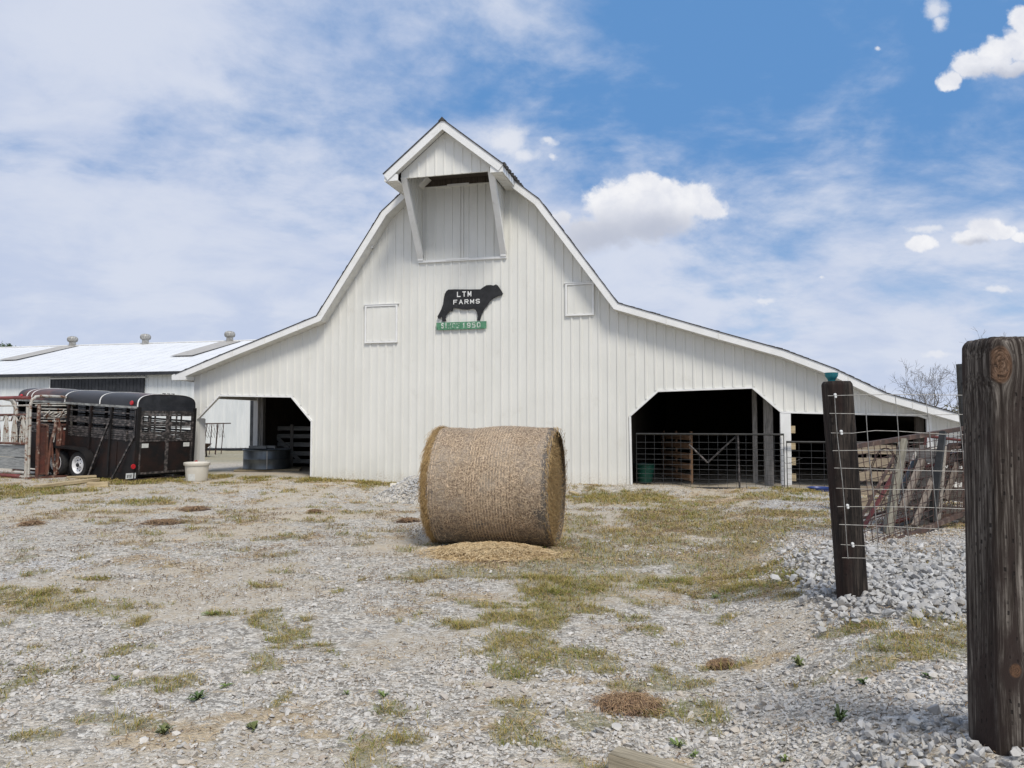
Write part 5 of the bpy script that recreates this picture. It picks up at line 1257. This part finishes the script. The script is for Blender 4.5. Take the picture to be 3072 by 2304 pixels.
def rockthing(name, label, cat, px, py, s3, m_, rot=.3, group=None, seed=0):
    p = gp(px, py); tv, tf = TPLR[seed % 10]
    o = np_mesh(name, tv*np.array(s3), tf, m_); o.location = (p.x, p.y, p.z+s3[2]*.3); o.rotation_euler = (.1, .1, rot); return tag(o, label, cat, group)
rockthing('broken_slab', 'pale broken slab lying left of the gravel heap', 'rubble', 1200, 1462, (.28, .16, .16), 'stone_white', .5, None, 3)
plank('board', 'short tan board scrap on the grass right of the bale', 'board', gp(1712,1484), gp(1732,1470), .12, .05, 'tan_wood')
plank('board', 'flat grey board scrap right of the bale, nearest it', 'board', gp(1716,1492), gp(1752,1494), .12, .03, 'grey_wood')
for (px, py, s_, sd_, lb) in ((1875,1640,.045,1,'flat grey stone on the grass right of the bale'),(2268,1628,.045,2,'white stone in the dry grass left of the fence'),(2030,2210,.030,4,'pale flat stone just above the timber'),(2170,1670,.035,5,'blue-grey stone in the grass before the fence posts'),(2012,1650,.03,6,'small pale stone midway between bale and fence')):
    rockthing('stone', lb, 'stone', px, py, (s_*1.3, s_, s_*.5), 'stone_white', .4, None, sd_)

# ------------------------------------------------------------------ foreground timber, fence posts, wire panel
A = on_z(1821, 2257, .11); B_ = on_z(1855, 2233, .11); E_ = on_z(2110, 2304, .11)
dv = (E_-B_).normalized(); wv = (A-B_); wv = wv-dv*wv.dot(dv); wid = wv.length; wv.normalize(); L = 1.3
ctr = B_+dv*L/2+wv*wid/2
tmb = MB().box(-wid/2, wid/2, -.05, .05, -L/2, L/2).build('timber', 'timber', None, bevel=.004)
tmb.rotation_euler = Matrix((wv, Vector((0,0,-1)), dv)).transposed().to_euler() if Matrix((wv, Vector((0,0,-1)), dv)).determinant() > 0 else Matrix((-wv, Vector((0,0,-1)), dv)).transposed().to_euler()
tmb.location = (ctr.x, ctr.y, .055); tag(tmb, 'greenish weathered square timber lying at the bottom of the picture', 'timber')

def fence_post(name, label, loc, w_, d_, H, m_, lean=(0, 0), rz=0., cr=.25, seed=1.):
    nz, nt_ = 220, 96; th = np.linspace(0, 2*np.pi, nt_, endpoint=False); z = np.linspace(-.4, H, nz)
    TH_, ZZ = np.meshgrid(th, z); p = 5.
    c_, s_ = np.cos(TH_), np.sin(TH_)
    r = 1/((np.abs(c_)**p+np.abs(s_)**p)**(1/p))
    crack = fbm(TH_*6+seed*10, ZZ*.35+seed, 2.2, 4)
    r = r*(1-.03*ss(.42, .30, crack)-.025*(fbm(TH_*1.2+seed, ZZ+seed, 2.5, 4)-.5)-.012*(fbm(TH_*9+seed, ZZ*1.2, 3., 3)-.5))
    topr = np.clip((ZZ-(H-.035))/.035, 0, 1); r = r*(1-.14*topr**2)
    x_ = r*c_*w_/2+lean[0]*ZZ; y_ = r*s_*d_/2+lean[1]*ZZ
    z2 = ZZ-.006*topr*fbm(TH_*3, ZZ*0+seed, 3., 2)
    V = np.stack([x_, y_, z2], -1).reshape(-1, 3)
    ii, jj = np.meshgrid(np.arange(nz-1), np.arange(nt_), indexing='ij'); j2 = (jj+1) % nt_
    Fc = np.stack([ii*nt_+jj, ii*nt_+j2, (ii+1)*nt_+j2, (ii+1)*nt_+jj], -1).reshape(-1, 4)
    V = np.concatenate([V, [[lean[0]*H, lean[1]*H, H+.004]]]); c = len(V)-1; b0 = (nz-1)*nt_
    capf = np.array([[b0+j, b0+(j+1) % nt_, c, c] for j in range(nt_)])
    me = bpy.data.meshes.new(name); me.from_pydata(V.tolist(), [], [tuple(f) for f in Fc.tolist()]+[tuple(f[:3]) for f in capf.tolist()])
    me.materials.append(MT[m_]); me.polygons.foreach_set('use_smooth', [True]*len(me.polygons)); me.set_sharp_from_angle(angle=R(50))
    o = bpy.data.objects.new(name, me); COL.objects.link(o); o.location = loc; o.rotation_euler = (0, 0, rz)
    return tag(o, label, 'fence post')
MT['near_post'] = wood('near_post_wood', (.27, .238, .205), (.024, .017, .013), (70, 70, 2.2), .005, stain=(.030, .020, .017), sscale=1.8, sthr=(.45, .62), knots=[(-.066, 1.55, .040, .072), (-.050, .37, .022, .026)], incise=(38., 24.), lohi=(.43, .72))
MT['far_post'] = wood('dark_post_wood', (.085, .068, .056), (.010, .008, .007), (46, 46, 2.2), .003, stain=(.022, .012, .010), sscale=1.2, sthr=(.45, .6), incise=(44., 22.), lohi=(.42, .72))
fence_post('fence_post', 'big weathered wooden post with a knot at its top, nearest the camera', (1.986, 3.05, .32), .245, .235, 1.665, 'near_post', (.012, 0), 0., seed=1.7)
p2 = fence_post('fence_post', 'dark wooden post with a teal cup on top and wire panel', (2.60, 5.80, .30), .200, .17, 1.655, 'far_post', (-.052, 0), 0., seed=4.2)
cup = MB().lathe([(.0,.0),(.026,.0),(.028,.012),(.030,.014),(.047,.040),(.050,.062),(.052,.066),(.047,.066),(.044,.045),(.0,.02)], 28).build('cup', 'teal', None, True)
cup.location = (2.475, 5.80, 1.955); tag(cup, 'teal plastic cup-shaped cap standing on the second fence post', 'cup')
# galvanised wire panel on the second post, running right behind the near post
wp = thing('wire_fence', 'galvanised grid wire fencing stapled to the dark post', 'wire panel', (2.40, 5.70, 0), math.atan2(-.24, 1.05))
zs = [1.65+(1262-(1000+.5124*y_))/2250*5.66 for y_ in (365,473,580,686,793,903,1010,1120,1230,1303)]
b = MB(); x1_ = 2.3
def lean_(z): return (1.84-z)*.062
for i, z in enumerate(zs):
    pts = [(lean_(z)+f*(x1_), -.008-.004*(i % 2), z+.006*math.sin(f*9+i*2)+(.02*math.sin(f*12) if i == 2 else 0)*(1 if f > .1 else 0)) for f in np.linspace(0, 1, 16)]
    b.tube(pts, .0025, 5)
for k in range(11):
    x0 = .045+k*.2096
    b.tube([(x0+lean_(z)+.004*math.sin(z*7+k), -.015, z) for z in np.linspace(zs[0]+.0, zs[-1]-.01, 12)], .0027, 5)
b.build('wire_grid', 'bright_wire', wp)
for (x_, z_) in ((.055, zs[0]), (.082+.01, zs[2]), (.125, zs[6]), (.155, zs[8])):
    MB().lathe([(0,-.024),(.008,-.022),(.011,-.016),(.009,-.013),(.011,-.008),(.008,0)], 10, (0,0,0), 'y').build('clip', 'clip', wp, True, loc=(x_-.004, -.001, z_+.008))
    MB().lathe([(0,-.022),(.008,-.02),(.010,-.012),(.008,0)], 10, (0,0,0), 'y').build('clip', 'clip', wp, True, loc=(x_-.001, -.001, z_-.009))
# dark steel post beyond
def P3(px, py, Y): return at_y(px, py, Y)
a_ = P3(2882, 1092, 11.); b2 = P3(2912, 1545, 11.)
sp_ = thing('steel_post', 'dark steel post leaning slightly beside the big near post', 'fence post', (b2.x, b2.y, gz(b2.x, b2.y)-.1))
MB().beam((0,0,0), (a_.x-b2.x, 0, a_.z-(gz(b2.x, b2.y)-.1)), .10, .07, (0,1,0)).build('shaft', 'black_steel', sp_)
b = MB()
for i in range(14): f = .08+i*.065; b.box((a_.x-b2.x)*f-.02, (a_.x-b2.x)*f+.02, -.055, -.03, 2.3*f, 2.3*f+.02)
b.build('stud', 'black_steel', sp_)

# ------------------------------------------------------------------ gates across the right openings, things behind them
def blocal(px, py, t): s, z = on_barn(px, py, t); return Vector((s, t, z))
def bar_to(b, p, q, r=.02, seg=8): b.tube([p, q], r, seg)
def wire_gate(name, label, sA, sB, z0, z1, t, nv, nh, extra=(), grp=None):
    o = barn_world(sA, t, 0); g = thing(name, label, 'gate', (o.x, o.y, 0), -PHI, grp); W = sB-sA
    MB().tube([(0,0,z0),(W,0,z0),(W,0,z1),(0,0,z1)], .026, 8, closed=True).build('gate_frame', 'black_steel', g, True)
    b = MB()
    for i in range(1, nv): b.tube([(W*i/nv, -.015, z0), (W*i/nv+.01*rr.uniform(-1,1), -.015, z1)], .004, 4)
    f = 0.
    for i in range(1, nh):
        f = (i/nh)**.8
        b.tube([(0, -.02, z1-(z1-z0)*f), (W*.5, -.02, z1-(z1-z0)*f+rr.uniform(-.008,.008)), (W, -.02, z1-(z1-z0)*f)], .004, 4)
    b.build('wire_mesh', 'gate_wire', g)
    return g
A_ = blocal(1903, 1300, -.12); B2 = blocal(2351, 1308, -.12)
g1_ = wire_gate('wire_gate', 'wide black pipe gate with wire mesh across the big right opening', A_.x+.05, B2.x, .06, 1.33, -.12, 16, 10)
for (p0, p1) in (((2067,1334),(2123,1388)),((2123,1388),(2206,1311))):
    a, c_ = blocal(*p0, -.1), blocal(*p1, -.1); MB().tube([(a.x-A_.x-.05, .05, a.z), (c_.x-A_.x-.05, .05, c_.z)], .022, 8).build('brace', 'slat', g1_, True)
v0 = blocal(2214, 1308, -.1); MB().tube([(v0.x-A_.x-.05, .05, 1.33), (v0.x-A_.x-.03, .05, .08)], .022, 8).build('upright', 'slat', g1_, True)
b = MB()
for i in range(8): b.tube([(B2.x-A_.x-.05+.05*i, -.03+.01*(i % 2), .68-.03*math.sin(i*.5)+.012*i), (B2.x-A_.x-.05+.05*(i+1)-.006, -.03+.01*((i+1) % 2), .68-.03*math.sin(i*.5+.5)+.012*i)], .006, 5)
b.build('chain', 'gate_wire', g1_)
wire_gate('wire_gate', 'lower black pipe gate with wire mesh, partly behind the dark post', B2.x+.06, 9.5, -.02, 1.16, -.14, 11, 9)
# brown board gate standing open inside
p0 = blocal(2072, 1462, .9); p1 = blocal(1986, 1450, 3.0)
w0, w1 = barn_world(p0.x, .9, 0), barn_world(p1.x, 3.0, 0)
d_ = w1-w0; bgt = thing('board_gate', 'brown board gate standing open inside the big right opening', 'gate', (w0.x, w0.y, .02), math.atan2(d_.y, d_.x))
for z in (.12,.40,.66,.92,1.14): MB().box(0, d_.length, -.02, .02, z, z+.15).build('rail', 'brown_wood', bgt)
for x in (0, d_.length*.5, d_.length-.1): MB().box(x, x+.09, -.065, -.022, .05, 1.36).build('upright', 'brown_wood', bgt)
p = blocal(1936, 1440, 1.6); q = barn_world(p.x, 1.6, 0)
gt = thing('bucket', 'green plastic tub inside the big right opening, by its left edge', 'tub', (q.x, q.y, .02))
MB().lathe([(0,.0),(.17,.0),(.26,.46),(.28,.47),(.28,.50),(.25,.50),(.155,.03),(0,.03)], 24).build('tub_shell', 'green_tub', gt, True)
p = blocal(2462, 1489, -.55); q = barn_world(p.x, -.50, 0)
bt = thing('feed_pan', 'low blue pan on the ground before the lower gate', 'pan', (q.x, q.y, gz(q.x, q.y)))
MB().lathe([(0,.01),(.24,.0),(.27,.07),(.29,.075),(.26,.08),(.23,.02),(0,.02)], 28).build('pan_shell', 'blue', bt, True)

# ------------------------------------------------------------------ scrap gates and board panels leaning behind the wire panel
def board_panel(label, p0, p1, H, zs_, hb, m_, lean=0., ups=(0., .5, 1.), grp=None, upm='pile_board'):
    d = Vector((p1[0]-p0[0], p1[1]-p0[1], 0)); t = thing('board_fence', label, 'board fence', (p0[0], p0[1], gz(p0[0], p0[1])), math.atan2(d.y, d.x), grp)
    t.rotation_euler = (lean, 0, math.atan2(d.y, d.x)); L = d.length
    for i, z in enumerate(zs_): MB().box(rr.uniform(-.02,.02), L+rr.uniform(-.04,.04), -.015, .015, z, z+hb+rr.uniform(-.01,.01)).build('board', m_, t)
    for u_ in ups: x = u_*(L-.08); MB().box(x, x+.08, .018, .06, .0, H).build('upright', upm, t)
    return t
P0 = at_y(2545, 1500, 12.6); P1 = at_y(2668, 1500, 12.6)
board_panel('pale yellowed board fence panel behind the dark post', (P0.x, 12.7), (P1.x, 12.4), 1.12, (.10,.30,.53,.76,.98), .15, 'board_fence')
P0 = at_y(2700, 1560, 10.9); P1 = at_y(2812, 1560, 9.9)
board_panel('silvery board panel leaning in the scrap pile, its middle one', (P0.x-.1, 10.9), (P1.x+.1, 10.1), 1.15, (.02,.30,.58,.90), .21, 'pile_board', -.12)
P0 = at_y(2815, 1560, 11.4); P1 = at_y(2905, 1560, 10.6)
board_panel('silvery board panel at the right of the scrap pile, before the steel post', (P0.x-.15, 11.4), (P1.x+.4, 10.4), 1.1, (.05,.32,.60,.84), .2, 'pile_board', -.15)
def pipe_gate(label, A, B, C, D, m_, r=.022, nh=5, nv=8, wm='rust_wire', grp='scrap gates leaning behind the wire panel', square=False, wr=.0045):
    """corners: A low near, B high near, C high far, D low far (world)"""
    A, B, C, D = map(Vector, (A, B, C, D)); o = A.copy()
    t = thing('scrap_gate', label, 'gate', o, 0, grp); A, B, C, D = (p-o for p in (A, B, C, D))
    f = MB()
    if square:
        for p, q in ((A,B),(B,C),(C,D),(D,A)): f.beam(p, q, r*2, r*2)
        f.build('gate_frame', m_, t)
    else: f.tube([A,B,C,D], r, 8, closed=True).build('gate_frame', m_, t, True)
    b = MB()
    for i in range(1, nv):
        f_ = i/nv; b.tube([A.lerp(D, f_), A.lerp(D, f_).lerp(B.lerp(C, f_), .5)+Vector((rr.uniform(-.02,.02), rr.uniform(-.02,.02), 0)), B.lerp(C, f_)], wr, 4)
    for i in range(1, nh):
        f_ = i/nh; P, Q = A.lerp(B, f_), D.lerp(C, f_)
        b.tube([P, P.lerp(Q, .3)+Vector((rr.uniform(-.03,.03),0,rr.uniform(-.03,.03))), P.lerp(Q, .7)+Vector((0,0,rr.uniform(-.03,.03))), Q], wr, 4)
    b.build('gate_mesh', wm, t); return t
def W3(px, py, Y): return at_y(px, py, Y)
# the long angle-iron gate: bottom rail on the ground from lower left to right, top rail leaning back
pipe_gate('long rusty mesh gate with a pale rusted top rail, frontmost in the scrap pile', W3(2586,1664,8.1), W3(2545,1342,8.9), W3(2900,1284,10.9), W3(2895,1538,10.5), 'scrap_rust', .028, 11, 22, 'rust_wire', None, True, .0045)
def leaning(label, plow, phigh, Y0, Y1, run, m_, r=.03, sq=True, nh=5, nv=5, wm='rust_wire', grp=None):
    nh, nv = nh+2, nv+2
    A = W3(*plow, Y0); B = W3(*phigh, Y1); dv_ = Vector(run)
    return pipe_gate(label, A, B, B+dv_, A+dv_, m_, r, nh, nv, wm, grp, sq, .005)
leaning('brown rusted pipe gate leaning leftmost in the scrap pile', (2582,1556), (2680,1376), 10.6, 11.2, (1.3,1.1,.08), 'scrap_rust', .026, False)
leaning('dark red pipe gate leaning beside the leftmost one', (2584,1593), (2684,1418), 9.9, 10.4, (1.4,1.0,.1), 'maroon', .034, False, 4, 9)
leaning('black pipe gate leaning behind the red one', (2646,1592), (2742,1385), 9.6, 10.3, (1.2,.9,.1), 'black_steel', .03, False, 4, 6)
leaning('chipped pale pipe gate leaning in the middle of the scrap pile', (2690,1512), (2748,1356), 10.2, 10.6, (1.2,1.0,.08), 'pale_pipe', .024, False, 5, 6)
leaning('maroon pipe gate standing deepest in the scrap pile', (2740,1560), (2778,1308), 11.4, 11.8, (2.2,.4,-.25), 'maroon', .026, False, 5, 10)
leaning('rust-brown pipe gate leaning between the pale and the maroon gates', (2715,1545), (2790,1345), 10.8, 11.2, (1.6,.8,.0), 'scrap_rust', .026, False, 6, 9)
leaning('rusty angle-iron gate leaning at the right end of the scrap pile', (2770,1560), (2850,1335), 10.4, 10.9, (1.5,.9,.05), 'scrap_rust', .026, True, 6, 9)
for (a_, b2_, Y0, Y1, w_, lb, m_) in (((2667,1614),(2713,1319),9.0,9.6,.07,'tallest mossy grey post leaning in the scrap pile','pile_tall'),((2655,1600),(2700,1330),9.2,9.9,.05,'slim grey post leaning left of the tallest','pile_tall'),((2706,1530),(2766,1380),9.6,10.2,.07,'silvery post leaning at the middle of the pile','pile_up'),((2742,1580),(2812,1400),9.4,10.1,.06,'grey post leaning right of the pile middle','pile_up'),((2794,1565),(2829,1296),9.7,10.1,.075,'black post leaning at the right of the scrap pile','black_steel'),((2835,1500),(2872,1390),10.6,10.9,.06,'short silvery post at the right end of the pile','pile_up')):
    if 'pile_up' not in MT: MT['pile_tall'] = wood('mossy_grey_posts', (.27, .25, .20), (.10, .09, .07), (34, 34, 2.2), isl=.3)
    if 'pile_up' not in MT: MT['pile_up'] = wood('silvery_posts', (.25, .21, .175), (.11, .09, .075), (34, 34, 2.2), isl=.3)
    A, B = W3(*a_, Y0), W3(*b2_, Y1); L = (B-A).length
    o = MB().box(-w_/2, w_/2, -w_/2, w_/2, 0, L).build('scrap_post', m_, None, bevel=.004); o.location = A; o.rotation_euler = (B-A).to_track_quat('Z', 'Y').to_euler()
    tag(o, lb, 'post', 'loose posts leaning in the scrap pile')
A, B = W3(2600,1652,8.3), W3(2725,1596,9.4)
o = MB().tube([(0,0,0), tuple((B-A)*.5+Vector((0,0,.02))), tuple(B-A)], [.035,.04,.03], 9).build('bent_pipe', 'scrap_rust', None, True); o.location = A; tag(o, 'rusty bent pipe lying on the gravel under the scrap gates', 'pipe')
b = MB(); c0_ = W3(2655, 1415, 9.6)
for k in range(2): b.tube([(.19*math.cos(a)+.03*k, .05*math.sin(a*2)+.02*k, .30*math.sin(a)) for a in np.linspace(0, 2*math.pi, 25)[:-1]], .006, 5, closed=True)
o = b.build('wire_coil', 'rust_wire', None, True); o.location = c0_; tag(o, 'loose oval loop of rusty wire hanging on the leftmost scrap gate', 'wire')

# ------------------------------------------------------------------ weeds
def weed(label, px, py, r_, h_, dark):
    p = gp(px, py); t = thing('weed', label, 'weed', p, rr.uniform(0, 6), 'green weed tufts in the gravel')
    r_ *= rr.uniform(.55, .8); h_ *= rr.uniform(.5, 1.); n = int(26*r_/.05); b = MB()
    for i in range(n):
        a = rr.uniform(0, 6.283); l = r_*rr.uniform(.35, 1.15); e = rr.uniform(.25, 1.); w_ = rr.uniform(.006, .011)*(1 if dark else .55); dx, dy = math.cos(a), math.sin(a)
        pts = [(0,0,0),(dx*l*.4, dy*l*.4, h_*e*.7),(dx*l*.8, dy*l*.8, h_*e),(dx*l*1.05, dy*l*1.05, h_*e*.8)]; ws = (.4, 1, .8, .05); vs = []
        for q, wq in zip(pts, ws): vs += [(q[0]-dy*w_*wq, q[1]+dx*w_*wq, q[2]), (q[0]+dy*w_*wq, q[1]-dx*w_*wq, q[2]+.001)]
        b.add(vs, [(0,1,3,2),(2,3,5,4),(4,5,7,6)])
    b.build('leaves', rr.choice(('weed_dark', 'weed_mid')) if dark else 'weed_light', t)
MT['weed_dark'] = mat('dark_weed_leaf', (.06, .10, .03), (.11, .15, .05), 20, .6, isl=.5)
MT['weed_mid'] = mat('olive_weed_leaf', (.10, .13, .04), (.16, .16, .07), 20, .7, isl=.6)
MT['weed_light'] = mat('light_grass_leaf', (.13, .19, .05), (.22, .26, .09), 20, .7, isl=.5)
for (px, py, r_, h_, dk, lb) in ((2398,1998,.075,.06,1,'largest dark green rosette weed, right foreground'),(2590,2052,.05,.05,1,'small dark weed right of the largest rosette'),(2784,2032,.055,.05,1,'dark weed nearest the big post on its left'),(2519,2168,.075,.09,1,'tall pointed weed at the edge of the crushed rock, right foreground'),
    (2035,2242,.07,.05,0,'grass tuft just above the timber'),(2085,2272,.06,.05,0,'grass tuft touching the timber top edge'),(2147,1796,.10,.05,0,'bright green tuft left of the dark fence post'),(2355,2285,.05,.04,0,'light tuft at the bottom edge right of the timber'),
    (491,2204,.075,.06,1,'dark spiky tuft at lower left'),(761,2190,.07,.06,1,'dark spiky tuft right of the one at lower left'),(635,1844,.12,.04,0,'bright green tuft in the middle of the left gravel'),(594,2098,.085,.05,1,'dark tuft in the left gravel below the bright one'),(676,2060,.08,.035,0,'flat light tuft above the dark left tuft'),
    (563,1392+1000-300,.0,.0,0,None),(350,2040,.06,.04,0,'light tuft far at left foreground'),(1150,2090,.07,.04,0,'light tuft left of the reddish straw heap'),(1040,2085,.05,.03,0,'small light tuft left of centre foreground')):
    if lb: weed(lb, px, py, r_, h_, dk)

# ------------------------------------------------------------------ trees
def bare_tree(label, x, y, H, seed, spread=.5):
    q = random.Random(seed); t = thing('bare_tree', label, 'tree', (x, y, -.1), q.uniform(0, 6), 'bare trees beyond the barn')
    tr_, br = MB(), MB()
    def grow(p, d, L, r, lv):
        n = 3; pts = [p]; rs = [r]
        for i in range(n):
            d = (d+Vector((q.gauss(0,.13), q.gauss(0,.13), q.gauss(.03,.08)))).normalized(); p = p+d*L/n; pts.append(p); rs.append(r*(1-.42*(i+1)/n))
        (tr_ if lv < 1 else br).tube(pts, rs, 7 if lv < 1 else (5 if lv < 3 else 3), cap=False)
        rs = [max(r_, .012) for r_ in rs]
        if lv >= 6: return
        for k in range(q.choice((2, 3, 3)) if lv < 4 else q.choice((2,3))):
            a = q.uniform(0, 6.28); tilt = q.uniform(.25, .75)*(1.1 if lv < 2 else 1.)
            s1 = d.orthogonal().normalized(); s2 = d.cross(s1)
            nd_ = (d*math.cos(tilt)+(s1*math.cos(a)+s2*math.sin(a))*math.sin(tilt)).normalized()
            grow(pts[-1 if k < 2 else -2], nd_, L*q.uniform(.62, .86), rs[-1]*q.uniform(.65, .85), lv+1)
    grow(Vector((0,0,0)), Vector((q.gauss(0,.06),0,1)).normalized(), H*.30, H*.026, 0)
    tr_.build('trunk', 'bark', t, True); br.build('branches', 'bark', t)
for (px, Y, H, sd_, lb) in ((2878, 52, 8.6, 3, 'tallest bare tree, rising behind the steel post'),(2800, 56, 6.6, 8, 'bare tree left of the tallest, above the barn roof edge'),(2735, 60, 5.0, 12, 'low bare tree nearest the barn roof edge'),(2960, 55, 7.5, 21, 'bare tree mostly hidden behind the big near post'),(2840, 48, 5.0, 33, 'small bare tree between the two taller ones')):
    bare_tree(lb, (px-1536)/F*Y, Y, H, sd_)
def leafy(name, label, x, y, z0, rx, rz_, n, cat, trunk=True, grp=None, seed=1, m_='leaf'):
    t = thing(name, label, cat, (x, y, 0), 0, grp); g_ = np.random.default_rng(seed)
    nc = 26; cc = g_.normal(0, .42, (nc, 3))*np.array([rx, rx, rz_])+np.array([0,0,z0]); cr = g_.uniform(.18, .42, nc)*rx
    k = g_.integers(0, nc, n); P = cc[k]+g_.normal(0, .5, (n, 3))*cr[k][:, None]
    A = g_.normal(0, 1, (n, 3)); A /= np.linalg.norm(A, axis=1)[:, None]; B = np.cross(A, g_.normal(0, 1, (n, 3))); B /= np.linalg.norm(B, axis=1)[:, None]
    s_ = g_.uniform(.05, .11, n)[:, None]; V = np.stack([P-A*s_, P+B*s_*.5, P+A*s_, P-B*s_*.5], 1).reshape(-1, 3)
    np_mesh('crown', V, np.arange(n*4).reshape(-1, 4), m_, t)
    if trunk: MB().tube([(0,0,0),(.1,0,z0*.5),(0,.05,z0)], [.2,.15,.08], 8).build('trunk', 'bark', t, True)
leafy('leafy_tree', 'left of the two green tree tops behind the shed roof', (10-1536)/F*78, 78, 8.4, 1.3, 1.1, 5000, 'tree', True, 'green tree tops behind the shed', 2)
leafy('leafy_tree', 'right of the two green tree tops behind the shed roof', (50-1536)/F*78, 78, 8.3, 1.2, .9, 5000, 'tree', True, 'green tree tops behind the shed', 5)
leafy('shrub', 'low green shrub under the bare trees beyond the barn', (2835-1536)/F*46, 46, 1.2, 1.9, .8, 4500, 'shrub', False, None, 9, 'shrub_leaf')
